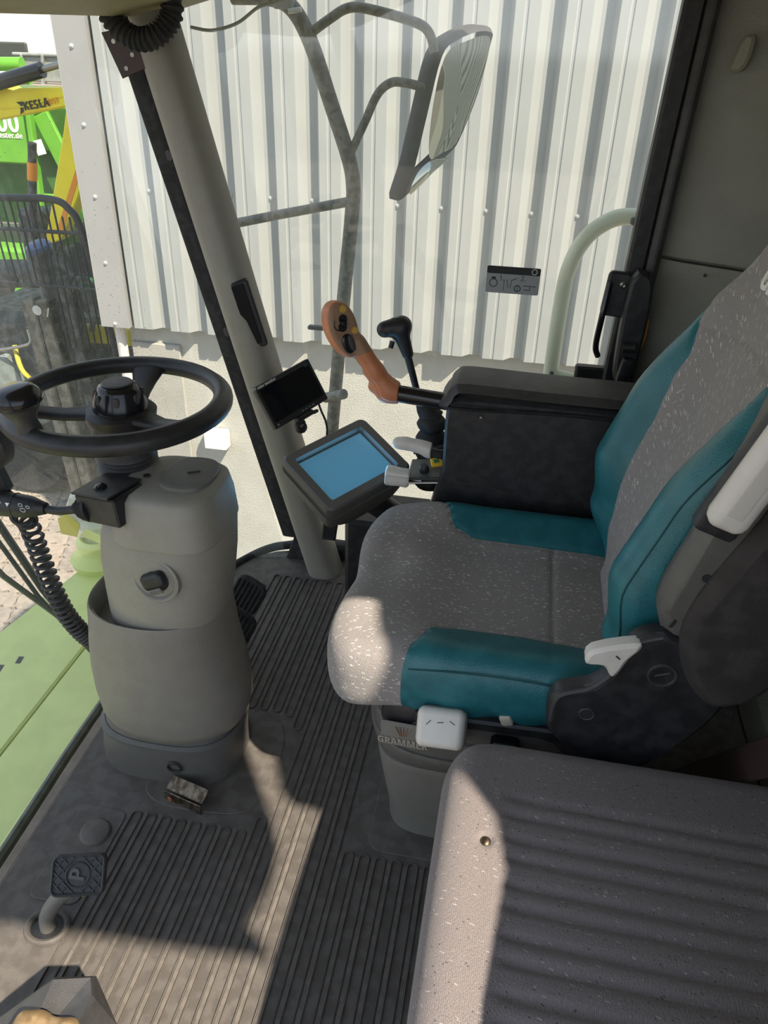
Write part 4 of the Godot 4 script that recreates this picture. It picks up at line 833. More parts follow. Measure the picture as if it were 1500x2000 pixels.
# ---------------------------------------------------------------- right-hand console, levers, screens
func build_console():
	var c := thing("armrest_console", Vector3(0.1, 0.0, -1.47), "black side console with a padded armrest beside the driver's seat", "console")
	part(c, "body", prism(smooth2([-0.118, 0.30, -0.122, 0.56, -0.122, 0.695, -0.112, 0.716, -0.06, 0.722, 0.20, 0.722, 0.38, 0.718, 0.395, 0.60, 0.395, 0.30], 2), 0.115, 0.006, at(0, 0, -1.525)), M.black, 40)
	var pad := part(c, "armrest_pad", prism(smooth2([-0.120, 0.690, -0.124, 0.722, -0.112, 0.742, -0.085, 0.750, 0.05, 0.747, 0.25, 0.745, 0.36, 0.738, 0.372, 0.715, 0.36, 0.695, 0.1, 0.697], 3), 0.130, 0.014, at(0, 0, -1.532)), M.charcoal, 60, "dark grey padded armrest")
	part(pad, "pad_seam", tube(curve([Vector3(-0.112, 0.712, -1.4015), Vector3(0.0, 0.709, -1.4015), Vector3(0.13, 0.712, -1.4015), Vector3(0.30, 0.712, -1.4015)]), 0.0012, 5), M.black)
	part(c, "side_screw", lathe([[0.0, 0.0025], [0.003, 0.002], [0.004, 0.0], [0.0, 0.0]], 10, at(-0.052, 0.685, -1.4095, 90)), M.steel)
	part(c, "cover_line", tube(PackedVector3Array([Vector3(-0.085, 0.535, -1.4085), Vector3(-0.03, 0.535, -1.4085), Vector3(0.02, 0.52, -1.4085)]), 0.0012, 5), M.charcoal)
	part(c, "foot", rbox(Vector3(0.30, 0.36, 0.10), 0.01, 1, at(0.12, 0.18, -1.47)), M.black)
	# small switch tray with rails
	var t := part(c, "switch_tray", rbox(Vector3(0.085, 0.012, 0.075), 0.003, 1, at(-0.155, 0.522, -1.47, 10, 0, 6)), M.plastic_mid, 40)
	part(t, "rail", tube(PackedVector3Array([Vector3(-0.205, 0.520, -1.425), Vector3(-0.115, 0.532, -1.425)]), 0.0035, 8), M.black)
	part(t, "rail", tube(PackedVector3Array([Vector3(-0.205, 0.514, -1.418), Vector3(-0.115, 0.526, -1.418)]), 0.0025, 8), M.steel)
	part(t, "rail", tube(PackedVector3Array([Vector3(-0.195, 0.545, -1.505), Vector3(-0.12, 0.565, -1.52)]), 0.004, 8), M.black)
	part(t, "rotary_knob", lathe([[0.0, 0.016], [0.008, 0.015], [0.011, 0.010], [0.011, 0.0], [0.0, 0.0]], 10, at(-0.163, 0.529, -1.455, 10, 0, 6)), M.black)
	var yl := part(t, "yellow_sticker", rbox(Vector3(0.026, 0.008, 0.022), 0.002, 1, at(-0.140, 0.541, -1.478, 24, 20, 6)), M.yellow_sticker)
	part(yl, "sticker_symbol", rbox(Vector3(0.012, 0.001, 0.010), 0.0004, 1, at(-0.1405, 0.5455, -1.4765, 24, 20, 6)), mat(rgb(40, 110, 60), 0.5))
	# white slide levers
	var h1 := thing("white_lever", Vector3(-0.18, 0.565, -1.46), "white finger-grooved lever beside the black gaiter", "lever")
	var g1 := func(p: Vector3) -> float:
		var d := 9.0
		for q in [[-0.222, 0.589, 0.013], [-0.206, 0.590, 0.0145], [-0.190, 0.5875, 0.0135], [-0.175, 0.586, 0.0148], [-0.160, 0.582, 0.0150], [-0.152, 0.577, 0.0155]]:
			var e: float = (p - Vector3(q[0], q[1], -1.455)).length() - q[2]
			d = e if d > 8.0 else smin(d, e, 0.010)
		return maxf(d, p.x + 0.1505)
	spart(h1, "grip", solid(g1, Vector3(-0.245, 0.555, -1.48), Vector3(-0.14, 0.615, -1.43), 0.003), M.white_plastic)
	part(h1, "shaft", rbox(Vector3(0.034, 0.02, 0.014), 0.004, 1, at(-0.1405, 0.574, -1.455, 0, 0, -6)), M.black)
	var h2 := thing("white_slider", Vector3(-0.215, 0.50, -1.44), "white ribbed slider knob on steel rails next to the blue screen", "lever")
	var kn := stack([[-0.026, 0, 0, 0.016, 0.014, 3.0], [-0.022, 0, 0, 0.0195, 0.017, 3.0], [-0.005, 0, 0, 0.0185, 0.017, 3.0], [0.012, 0, 0, 0.021, 0.018, 3.0], [0.023, 0, 0, 0.0205, 0.018, 3.0], [0.026, 0, 0, 0.017, 0.015, 3.0]], 24)
	var K2 := along(Vector3(-0.217, 0.522, -1.43), Vector3(-1, 0.06, 0))
	var o2 := part(h2, "knob", K2 * kn, M.white_plastic, 45)
	for k in 2: part(o2, "rib", rbox(Vector3(0.046, 0.003, 0.006), 0.0014, 1, at(-0.217, 0.516 + k * 0.014, -1.4125, 0, 0, -3)), M.white_plastic)
	part(h2, "stem", tube(PackedVector3Array([Vector3(-0.195, 0.520, -1.43), Vector3(-0.165, 0.519, -1.43)]), 0.006, 8), M.steel)
	# multi-function grip
	var j := thing("multifunction_grip", Vector3(-0.12, 0.69, -1.46), "terracotta orange joystick grip with buttons on a black tube", "joystick")
	part(j, "tube", tube(PackedVector3Array([Vector3(-0.1255, 0.691, -1.46), Vector3(-0.226, 0.698, -1.46)]), 0.0178, 24), M.black_gloss, 60)
	var hx := Vector3(-0.345, 0.825, -1.452)
	var hup := Vector3(-0.33, 0.94, 0.0).normalized()
	var hn := Vector3(0.62, 0.22, 0.75).normalized()
	hn = (hn - hup * hn.dot(hup)).normalized()
	var hs := hup.cross(hn)
	var gf := func(p: Vector3) -> float:
		var d := sd_cap(p, Vector3(-0.222, 0.698, -1.46), Vector3(-0.248, 0.703, -1.46), 0.0215, 0.0235)
		d = smin(d, sd_cap(p, Vector3(-0.250, 0.704, -1.46), Vector3(-0.276, 0.742, -1.458), 0.0235, 0.0185), 0.015)
		d = smin(d, sd_cap(p, Vector3(-0.276, 0.742, -1.458), Vector3(-0.312, 0.800, -1.455), 0.0180, 0.0175), 0.012)
		d = smin(d, (p - Vector3(-0.279, 0.708, -1.460)).length() - 0.011, 0.012)
		# finger bumps
		d = smin(d, (p - Vector3(-0.290, 0.742, -1.458)).length() - 0.009, 0.010)
		d = smin(d, (p - Vector3(-0.302, 0.764, -1.458)).length() - 0.009, 0.010)
		d = maxf(d, p.x + 0.2245)
		var r := p - hx
		var q := Vector3(r.dot(hup), r.dot(hs), r.dot(hn))
		var w := 0.031 + 0.004 * q.x / 0.05
		var e2 := Vector2(q.x / 0.0585, q.y / w).length() - 1.0
		var pl := e2 * w
		var head := maxf(pl, absf(q.z) - 0.021)
		if pl > -0.010 and absf(q.z) > 0.011: head = Vector2(pl + 0.010, absf(q.z) - 0.011).length() - 0.010
		d = smin(d, head, 0.010)
		# parting line
		var on := absf((p - Vector3(-0.27, 0.73, -1.444)).dot(Vector3(0.30, 0.20, 0.93)) - 0.004 * sin(p.y * 30.0))
		if r.dot(hn) < 0.018 or p.y < 0.78: d += 0.0014 * exp(-pow(on / 0.0016, 2.0))
		return d
	var gb := solid(gf, Vector3(-0.415, 0.670, -1.51), Vector3(-0.21, 0.905, -1.40), 0.0036)
	var facef := func(p: Vector3) -> float: return minf((p - hx).dot(hn) - 0.0165, 0.0555 + (p - hx).dot(hup))
	var gp := spart(j, "grip", cut(gb, facef, -1.0), M.orange, "terracotta orange moulded grip")
	var fc := spart(j, "button_face", cut(gb, facef, 1.0), M.orange_face, "brownish face of the grip head")
	var HB := Transform3D(Basis(hs * -1.0, hup, hn), hx + hn * 0.0205)
	if HB.basis.determinant() < 0.0: HB = Transform3D(Basis(hs, hup, hn), hx + hn * 0.0205)
	for b in [[0.009, 0.040], [0.019, -0.008]]:
		var rb := part(fc, "yellow_button", lathe([[0.0, 0.003], [0.0055, 0.0025], [0.0062, 0.0], [0.0, 0.0]], 18, HB * at(b[0], b[1], -0.0005, 90)), mat(rgb(206, 164, 78), 0.5))
		part(rb, "button_ring", tube(PackedVector3Array(range(18).map(func(i): return HB * Vector3(b[0] + 0.0068 * cos(TAU * i / 18), b[1] + 0.0068 * sin(TAU * i / 18), 0.0005))), 0.0009, 5, true), mat(rgb(206, 164, 78), 0.5))
	part(fc, "rocker_switch", joined([lathe([[0.0, 0.002], [0.009, 0.0015], [0.010, 0.0], [0.0, 0.0]], 20, HB * at(0.002, 0.022, -0.0005, 90)), lathe([[0.0, 0.002], [0.009, 0.0015], [0.010, 0.0], [0.0, 0.0]], 20, HB * at(-0.004, 0.008, -0.0005, 90)), lathe([[0.0, 0.009], [0.005, 0.0085], [0.007, 0.004], [0.007, 0.0], [0.0, 0.0]], 18, HB * at(-0.001, 0.014, 0.0005, 90))]), M.black_gloss)
	part(fc, "crescent_key", tube(curve([HB * Vector3(-0.016, 0.026, 0.0005), HB * Vector3(-0.0205, 0.016, 0.0005), HB * Vector3(-0.017, 0.007, 0.0005), HB * Vector3(-0.010, 0.003, 0.0005)]), 0.0012, 6), M.black_gloss)
	part(fc, "thumb_rocker", stack_on(HB * at(-0.004, -0.026, 0.0), 0.0125, 0.0195, 0.005), M.black_gloss, 50)
	part(fc, "thumb_rocker_key", stack_on(HB * at(0.002, -0.027, 0.004), 0.0065, 0.0165, 0.003), M.charcoal, 50)
	# gear lever
	var g := thing("gear_lever", Vector3(-0.18, 0.42, -1.58), "black lever with a mushroom knob and rubber gaiter", "lever")
	var kf := func(p: Vector3) -> float:
		var d := sd_cap(p, Vector3(-0.279, 0.793, -1.575), Vector3(-0.244, 0.801, -1.585), 0.0175, 0.0215)
		d = smin(d, sd_cap(p, Vector3(-0.247, 0.792, -1.58), Vector3(-0.228, 0.742, -1.58), 0.0185, 0.0125), 0.012)
		return maxf(d, -(p.y - 0.728 + (p.x + 0.228) * 0.4))
	spart(g, "knob", solid(kf, Vector3(-0.305, 0.715, -1.62), Vector3(-0.205, 0.835, -1.545), 0.0035), M.black)
	part(g, "trigger", tube(PackedVector3Array([Vector3(-0.260, 0.772, -1.566), Vector3(-0.263, 0.758, -1.562)]), 0.0055, 10), M.black)
	part(g, "knob_print", rbox(Vector3(0.016, 0.0008, 0.003), 0.0003, 1, at(-0.258, 0.8195, -1.578, 12, 0, 14)), M.label_grey)
	part(g, "rod", tube(PackedVector3Array([Vector3(-0.230, 0.745, -1.58), Vector3(-0.206, 0.665, -1.58), Vector3(-0.196, 0.635, -1.58)]), [0.0085, 0.0075, 0.0095], 14), M.black)
	part(g, "boot_top", tube(PackedVector3Array([Vector3(-0.197, 0.645, -1.58), Vector3(-0.186, 0.622, -1.58), Vector3(-0.165, 0.596, -1.58)]), [0.011, 0.019, 0.028], 18), M.rubber)
	var bp := PackedVector3Array()
	var br := []
	for i in 21:
		var u := i / 20.0
		bp.append(Vector3(-0.166 + 0.004 * u, 0.605 - 0.175 * u, -1.575))
		br.append(0.027 + 0.008 * u + (0.007 if i % 4 == 2 else (0.003 if i % 2 else -0.004)))
	part(g, "gaiter", tube(bp, br, 22), M.rubber, 70)

func stack_on(xf: Transform3D, a: float, b: float, h: float) -> PackedVector3Array:
	var rings := []
	for q in [[1.0, 0.0], [1.0, h * 0.5], [0.85, h * 0.9], [0.5, h]]:
		var r := PackedVector3Array()
		for v in ring_pts(22, a * q[0], b * q[0], 2.2): r.append(xf * Vector3(v.x, v.y, q[1]))
		rings.append(r)
	return loft(rings)

func build_terminal_and_monitor():
	var t := thing("onboard_terminal", Vector3(-0.33, 0.38, -1.47), "grey framed terminal with a pale blue screen on the side console", "terminal")
	var T := face(Vector3(-0.337, 0.522, -1.472), Vector3(0.645, 0.172, -0.745), Vector3(-0.749, 0.335, -0.571))
	var w := 0.228
	var h := 0.182
	# bezel: outer frame with a sloping inner edge
	var fr := []
	for q in [[-0.012, -0.012, 0.014, -0.085], [0.0, 0.0, 0.016, -0.02], [0.0, 0.0, 0.016, -0.004], [-0.004, -0.004, 0.014, 0.0], [-0.022, -0.022, 0.006, 0.0], [-0.028, -0.028, 0.004, -0.016]]:
		var r := PackedVector3Array()
		for v in rrect(w + q[0] * 2, h + q[1] * 2, q[2], 4): r.append(T * Vector3(v.x, v.y, q[3]))
		fr.append(r)
	part(t, "housing", loft(fr), M.plastic_dark, 35)
	# lower hood that tapers to the console
	var hd := []
	for q in [[-0.024, -0.012, w + 0.006, h + 0.006], [-0.040, -0.014, w - 0.010, h - 0.004], [-0.075, -0.022, w - 0.05, h - 0.03], [-0.115, -0.03, w - 0.12, h - 0.08]]:
		var r := PackedVector3Array()
		for v in rrect(q[2], q[3], 0.022, 4): r.append(T * Vector3(v.x, v.y + q[1] + 0.012, q[0] - 0.008))
		hd.append(r)
	part(t, "rear_hood", loft(hd), M.plastic_dark, 45, "grey moulded rear hood")
	part(t, "screen", rbox(Vector3(w - 0.055, h - 0.055, 0.004), 0.001, 1, T * at(0.0, 0.0, -0.0155)), M.screen_blue, 40, "pale blue screen, its reflected blue put in as a glow")
	part(t, "bezel_gap", prism(rrect(w - 0.04, h - 0.04, 0.004), 0.003, 0.0, T * at(0, 0, -0.0195)), M.black)
	part(t, "arm", tube(PackedVector3Array([T * Vector3(0.02, 0.0, -0.10), Vector3(-0.25, 0.36, -1.55), Vector3(-0.20, 0.30, -1.59)]), 0.03, 14), M.black)
	part(t, "stand", rbox(Vector3(0.20, 0.32, 0.16), 0.01, 1, at(-0.262, 0.16, -1.63)), M.black)
	var glow := AreaLight3D.new()  # lamp that goes with the glow put into the screen
	glow.name = "screen_light"
	glow.area_size = Vector2(w - 0.06, h - 0.06)
	glow.light_color = Color(0.45, 0.75, 0.95)
	glow.light_energy = 0.02
	glow.shadow_enabled = true
	t.add_child(glow)
	glow.transform = Transform3D(T.basis * Basis(Vector3(0, 1, 0), PI), T * Vector3(0, 0, -0.010) - t.position)
	# small camera monitor
	var m := thing("camera_monitor", Vector3(-0.53, 0.50, -1.69), "thin black monitor clipped to the window pillar", "monitor")
	var Q := face(Vector3(-0.515, 0.590, -1.661), Vector3(0.56, 0.203, -0.803), Vector3(-0.488, 0.864, -0.123))
	part(m, "case", prism(rrect(0.168, 0.110, 0.004), 0.016, 0.002, Q * at(0, 0, -0.016)), M.black, 30)
	part(m, "screen", rbox(Vector3(0.152, 0.086, 0.002), 0.0006, 1, Q * at(0, 0.003, 0.0)), M.screen_black, 30, "dark glossy screen")
	lettering(m, "print_name", "TFT color monitor", 0.0062, Q * at(-0.058, 0.0502, 0.0006), M.ink_white, 0.0004)
	for k in 4: part(m, "button", rbox(Vector3(0.006, 0.0022, 0.002), 0.0006, 1, Q * at(0.004 + k * 0.011, -0.0478, 0.0)), M.label_grey)
	part(m, "receiver_window", lathe([[0.0, 0.001], [0.0022, 0.0008], [0.0025, 0.0], [0.0, 0.0]], 10, Q * at(-0.072, -0.0475, 0.0, 90)), M.label_grey)
	part(m, "sensor_mark", rbox(Vector3(0.010, 0.006, 0.0008), 0.0003, 1, Q * at(0.068, 0.043, 0.0007)), mat(rgb(30, 70, 76), 0.3))
	var br := part(m, "clamp_bracket", joined([rbox(Vector3(0.052, 0.014, 0.026), 0.005, 2, Q * at(0.006, -0.062, -0.012)), rbox(Vector3(0.020, 0.020, 0.03), 0.007, 2, Q * at(-0.012, -0.070, -0.012, 20))]), M.black)
	part(br, "clamp_knob", lathe([[0.0, -0.008], [0.014, -0.008], [0.0155, -0.004], [0.0155, 0.004], [0.012, 0.008], [0.0, 0.008]], 16, Q * at(-0.020, -0.080, -0.004, 80)), M.black)
	part(br, "clamp_screw", lathe([[0.0, 0.003], [0.004, 0.002], [0.005, 0.0], [0.0, 0.0]], 10, Q * at(-0.020, -0.078, 0.005, 80)), M.steel)
	part(br, "clamp_tab", rbox(Vector3(0.016, 0.008, 0.020), 0.003, 1, Q * at(0.036, -0.066, -0.008)), M.black)
	var cb := thing("monitor_cable", Vector3(-0.44, 0.42, -1.70), "thin black cable hanging from the small monitor", "cable")
	part(cb, "cable", tube(curve([Q * Vector3(0.058, -0.052, -0.010), Vector3(-0.455, 0.535, -1.70), Vector3(-0.442, 0.50, -1.70), Vector3(-0.444, 0.45, -1.71), Vector3(-0.46, 0.36, -1.72)]), 0.0028, 8), M.black)

# ---------------------------------------------------------------- pedals and what lies on the floor
func build_pedals_and_floor_things():
	for k in 2:
		var p := thing("brake_pedal", [Vector3(-0.58, 0.0, -1.40), Vector3(-0.57, 0.0, -1.31)][k], ["black ribbed brake pedal farther from the door", "black ribbed brake pedal nearer the door"][k], "pedal", "brake pedals beside the column")
		var c: Vector3 = [Vector3(-0.572, 0.164, -1.40), Vector3(-0.566, 0.142, -1.305)][k]
		var P := face(c, Vector3(0.90, -0.40, 0.14), Vector3(0.42, 0.84, -0.34))
		part(p, "pad", prism(smooth2([-0.036, -0.040, -0.040, 0.0, -0.034, 0.042, 0.0, 0.050, 0.036, 0.040, 0.041, 0.0, 0.033, -0.040, 0.0, -0.044], 3), 0.014, 0.004, P * at(0, 0, -0.014)), M.rubber, 45)
		for i in 7:
			var x := -0.033 + i * 0.011
			part(p, "tread_rib", rbox(Vector3(0.0055, 0.076 - absf(i - 3) * 0.004, 0.005), 0.0018, 1, P * at(x, 0.003, 0.001)), M.rubber)
		part(p, "lever", tube(curve([P * Vector3(0, -0.01, -0.012), P * Vector3(-0.01, -0.05, -0.03), Vector3(c.x - 0.03, 0.03, c.z - 0.02), Vector3(c.x - 0.035, 0.0, c.z - 0.02)]), 0.010, 10), M.black)
	# parking brake pedal
	var q := thing("parking_pedal", Vector3(-0.67, 0.0, -0.65), "square rubber pedal with a cross-hatched tread and raised letter P", "pedal")
	var D := face(Vector3(-0.618, 0.105, -0.688), Vector3(0.955, -0.05, -0.29), Vector3(0.02, 0.60, -0.80))
	part(q, "pad", prism(rrect(0.088, 0.066, 0.012), 0.014, 0.003, D * at(0, 0, -0.014)), M.charcoal, 45)
	part(q, "pad_rim", joined([tube(_ring2(D, rrect(0.082, 0.060, 0.010), 0.002), 0.0022, 6, true)]), M.charcoal)
	var hatch := []
	for k in range(-4, 5):
		for sg in [1.0, -1.0]:
			var o := k * 0.0165
			var a := Vector2(o - 0.028, -0.028 * sg)
			var b := Vector2(o + 0.028, 0.028 * sg)
			var seg: Array = clip_seg(a, b, 0.039, 0.028)
			if seg.is_empty(): continue
			# leave the round field free
			var n := 12
			var run := PackedVector3Array()
			for i in n + 1:
				var v: Vector2 = seg[0].lerp(seg[1], float(i) / n)
				if v.length() > 0.0205: run.append(D * Vector3(v.x, v.y, 0.0012))
				else:
					if run.size() > 1: hatch.append(tube(run, 0.0014, 5))
					run = PackedVector3Array()
			if run.size() > 1: hatch.append(tube(run, 0.0014, 5))
	part(q, "tread_ridges", joined(hatch), M.charcoal, 60)
	part(q, "letter_ring", tube(_ring2(D, ring_pts(28, 0.019, 0.019), 0.001), 0.0016, 6, true), M.charcoal)
	lettering(q, "letter", "P", 0.026, D * at(0.0, 0.0, 0.002, 0, 0, 78), M.plastic_dark, 0.004)
	part(q, "stalk", tube(curve([D * Vector3(-0.012, -0.022, -0.014), Vector3(-0.648, 0.065, -0.668), Vector3(-0.668, 0.03, -0.652), Vector3(-0.672, -0.02, -0.648)]), 0.0135, 14), M.plastic_mid, 60, "grey curved pedal stalk")
	part(q, "chip", rbox(Vector3(0.005, 0.004, 0.002), 0.0008, 1, at(-0.606, 0.075, -0.672, 30, 20, 0)), M.yellow_sticker)
	# dark box at the door sill
	var b := thing("sill_box", Vector3(-0.47, 0.0, -0.45), "black sloping-topped box standing by the door sill", "box")
	part(b, "body", loft([
		PackedVector3Array([Vector3(-0.66, 0.0, -0.42), Vector3(-0.53, 0.0, -0.50), Vector3(-0.46, 0.0, -0.505), Vector3(-0.425, 0.0, -0.48), Vector3(-0.425, 0.0, -0.22), Vector3(-0.66, 0.0, -0.22)]),
		PackedVector3Array([Vector3(-0.60, 0.16, -0.42), Vector3(-0.505, 0.235, -0.472), Vector3(-0.452, 0.235, -0.484), Vector3(-0.415, 0.18, -0.455), Vector3(-0.415, 0.18, -0.22), Vector3(-0.60, 0.16, -0.22)]),
		PackedVector3Array([Vector3(-0.585, 0.175, -0.41), Vector3(-0.498, 0.25, -0.462), Vector3(-0.452, 0.25, -0.474), Vector3(-0.440, 0.25, -0.455), Vector3(-0.440, 0.235, -0.22), Vector3(-0.585, 0.175, -0.22)])]), M.charcoal, 20)
	var gl := thing("work_glove", Vector3(-0.47, 0.25, -0.40), "tan leather work glove lying on the black box", "glove")
	var gfn := func(p: Vector3) -> float:
		var v := p - Vector3(-0.475, 0.252, -0.372)
		var d := sd_box(v, Vector3(0.042, 0.013, 0.05), 0.012) - 0.002 * sin(v.x * 140.0 + v.z * 60.0)
		for k in 4: d = smin(d, sd_cap(v, Vector3(-0.027 + k * 0.019, 0.001, -0.02), Vector3(-0.030 + k * 0.021, 0.0, -0.040 + 0.004 * absf(k - 1.0)), 0.0105, 0.0090), 0.007)
		return smin(d, sd_cap(v, Vector3(-0.03, 0.0, 0.02), Vector3(-0.066, -0.004, -0.004), 0.012, 0.010), 0.010)
	spart(gl, "leather", solid(gfn, Vector3(-0.56, 0.225, -0.44), Vector3(-0.41, 0.29, -0.30), 0.004), grained(rgb(124, 100, 66), 0.85, 0.15, 12.0, 60))

func _ring2(D: Transform3D, pts: PackedVector2Array, z: float) -> PackedVector3Array:
	var o := PackedVector3Array()
	for v in pts: o.append(D * Vector3(v.x, v.y, z))
	return o

func clip_seg(a: Vector2, b: Vector2, hx: float, hy: float) -> Array:
	var t0 := 0.0
	var t1 := 1.0
	var d := b - a
	for e in [[-d.x, a.x + hx], [d.x, hx - a.x], [-d.y, a.y + hy], [d.y, hy - a.y]]:
		if absf(e[0]) < 1e-9:
			if e[1] < 0.0: return []
		else:
			var r: float = e[1] / e[0]
			if e[0] < 0.0: t0 = maxf(t0, r)
			else: t1 = minf(t1, r)
	return [] if t0 >= t1 else [a + d * t0, a + d * t1]

# ---------------------------------------------------------------- instructor seat and the rear of the cab
func build_instructor_seat():
	var s := thing("instructor_seat", Vector3(0.22, 0.0, -0.52), "grey channelled fold-down instructor seat beside the door", "seat")
	var f := func(p: Vector3) -> float:
		var q := p - Vector3(0.235, 0.392, -0.530)
		var d := sd_box(q, Vector3(0.275, 0.070, 0.300), 0.055)
		var c2 := Vector2(absf(q.x) - 0.175, absf(q.z) - 0.200)
		var r2 := Vector2(maxf(c2.x, 0), maxf(c2.y, 0)).length() + minf(maxf(c2.x, c2.y), 0.0) - 0.10
		d = -smin(-d, -r2, 0.035)
		# crown and sewn channels
		d += 0.010 * smoothstep(0.0, 0.07, q.y) * (absf(q.z) / 0.29) * (absf(q.z) / 0.29)
		if q.y > 0.02:
			var fade := smoothstep(0.045, 0.08, p.x)
			for k in 6:
				var z0 := -0.700 + k * 0.0633 + 0.02 * (p.x - 0.05)
				var g1 := absf(p.z - z0)
				var g2 := absf(p.z - z0 - 0.028)
				d += 0.0075 * fade * (exp(-pow(g1 / 0.0055, 2.0)) + exp(-pow(g2 / 0.0055, 2.0)))
			d += 0.006 * smoothstep(0.013, 0.004, Vector2(p.x - 0.034, p.z + 0.628).length())
		return d
	var body := solid(f, Vector3(-0.055, 0.31, -0.845), Vector3(0.525, 0.485, -0.22), 0.0062)
	var cu := spart(s, "cushion", body, M.cloth_guest, "grey cloth cushion with sewn channels and flecks")
	part(cu, "button", lathe([[0.0, 0.003], [0.004, 0.0028], [0.0065, 0.001], [0.0072, 0.0], [0.0, 0.0]], 16, at(0.034, 0.4575, -0.628)), M.steel_worn, 40, "metal button in the cushion")
	part(s, "seat_board", rbox(Vector3(0.50, 0.025, 0.50), 0.01, 1, at(0.245, 0.312, -0.505)), M.black)
	part(s, "support", rbox(Vector3(0.30, 0.30, 0.40), 0.02, 1, at(0.33, 0.15, -0.50)), M.plastic_dark)
	var bk := thing("belt_buckle", Vector3(0.375, 0.44, -0.60), "grey seat belt buckle at the rear of the instructor seat", "buckle")
	part(bk, "stalk", rbox(Vector3(0.018, 0.05, 0.05), 0.006, 2, at(0.372, 0.462, -0.59)), M.label_grey)
	part(bk, "press_button", rbox(Vector3(0.012, 0.012, 0.034), 0.003, 1, at(0.372, 0.490, -0.59)), mat(rgb(170, 60, 50), 0.4))

func build_rear():
	var b := thing("brace_bar", Vector3(0.40, 0.03, -1.14), "flat dark brown steel bar slanting up behind the seats", "bar")
	var d := Vector3(0.0, 0.81, 0.585).normalized()
	part(b, "bar", prism(poly2([0, -0.026, 0.66, -0.026, 0.66, 0.026, 0.0, 0.026]), 0.010, 0.003, face(Vector3(0.395, 0.035, -1.135), d, Vector3(0, 0.585, -0.81))), M.brown, 30)
	var p := thing("rear_lining", Vector3(0.61, 0.0, -1.2), "dark grey felt lining behind the driver's seat", "lining")
	part(p, "felt", prism(poly2([-1.50, 0.0, -0.90, 0.0, -0.86, 0.45, -0.84, 0.92, -1.50, 0.92]), 0.025, 0.006, Transform3D(Basis(Vector3(0, 0, 1), Vector3(0, 1, 0), Vector3(-1, 0, 0)), Vector3(0.632, 0, 0))), grained(rgb(84, 80, 78), 0.95, 0.08, 4.0, 61, 0.5), 30)
	var q := thing("rear_console", Vector3(0.52, 0.0, -0.968), "pale grey plastic box behind the instructor seat", "box")
	part(q, "body", stack([[0.0, 0.522, -0.968, 0.074, 0.128, 7.0], [0.38, 0.522, -0.968, 0.076, 0.130, 7.0], [0.41, 0.522, -0.968, 0.070, 0.124, 6.0], [0.415, 0.522, -0.968, 0.05, 0.10, 5.0]], 40), M.liner, 40)
	part(q, "lid", stack([[0.345, 0.522, -0.968, 0.0775, 0.1315, 7.0], [0.350, 0.522, -0.968, 0.0775, 0.1315, 7.0]], 40), M.charcoal, 40)

# ---------------------------------------------------------------- geometry helpers
# every shape is a soup of triangles (PackedVector3Array); solids are turned outward by their signed volume
func flip(t: PackedVector3Array) -> PackedVector3Array:
	var o := PackedVector3Array(); o.resize(t.size())
	for i in range(0, t.size(), 3):
		o[i] = t[i]; o[i + 1] = t[i + 2]; o[i + 2] = t[i + 1]
	return o

func outward(t: PackedVector3Array) -> PackedVector3Array:
	if t.size() == 0: return t
	var o: Vector3 = t[0]
	var v := 0.0
	for i in range(0, t.size(), 3):
		v += (t[i] - o).dot((t[i + 1] - o).cross(t[i + 2] - o))
	return flip(t) if v > 0.0 else t

func ring_pts(n: int, a: float, b: float, e := 2.0) -> PackedVector2Array:
	var p := PackedVector2Array()
	for i in n:
		var w := TAU * i / n
		var c := cos(w); var s := sin(w)
		p.append(Vector2(a * signf(c) * pow(absf(c), 2.0 / e), b * signf(s) * pow(absf(s), 2.0 / e)))
	return p

func cap(r: PackedVector3Array, t: PackedVector3Array, turn: bool) -> void:
	var n := r.size()
	var c := Vector3.ZERO
	for v in r: c += v
	c /= n
	for i in n:
		var j := (i + 1) % n
		if turn:
			t.append(c); t.append(r[j]); t.append(r[i])
		else:
			t.append(c); t.append(r[i]); t.append(r[j])

func loft(rings: Array, caps := true, close := false) -> PackedVector3Array:
	var t := PackedVector3Array()
	var n: int = rings[0].size()
	var m := rings.size()
	for k in (m if close else m - 1):
		var a: PackedVector3Array = rings[k]
		var b: PackedVector3Array = rings[(k + 1) % m]
		for i in n:
			var j := (i + 1) % n
			t.append(a[i]); t.append(b[i]); t.append(b[j])
			t.append(a[i]); t.append(b[j]); t.append(a[j])
	if caps and not close:
		cap(rings[0], t, false)
		cap(rings[m - 1], t, true)
	return outward(t)

# stacked sections: each row is [y, centre x, centre z, half x, half z, exponent]
func stack(rows: Array, n := 40) -> PackedVector3Array:
	var rings := []
	for r in rows:
		var p := ring_pts(n, r[3], r[4], r[5] if r.size() > 5 else 2.0)
		var q := PackedVector3Array()
		for v in p: q.append(Vector3(r[1] + v.x, r[0], r[2] + v.y))
		rings.append(q)
	return loft(rings)

func lathe(profile: Array, n := 24, xf := Transform3D.IDENTITY) -> PackedVector3Array:
	var rings := []
	for p in profile:
		var q := PackedVector3Array()
		for i in n:
			var w := TAU * i / n
			q.append(xf * Vector3(p[0] * cos(w), p[1], p[0] * sin(w)))
		rings.append(q)
	return loft(rings)

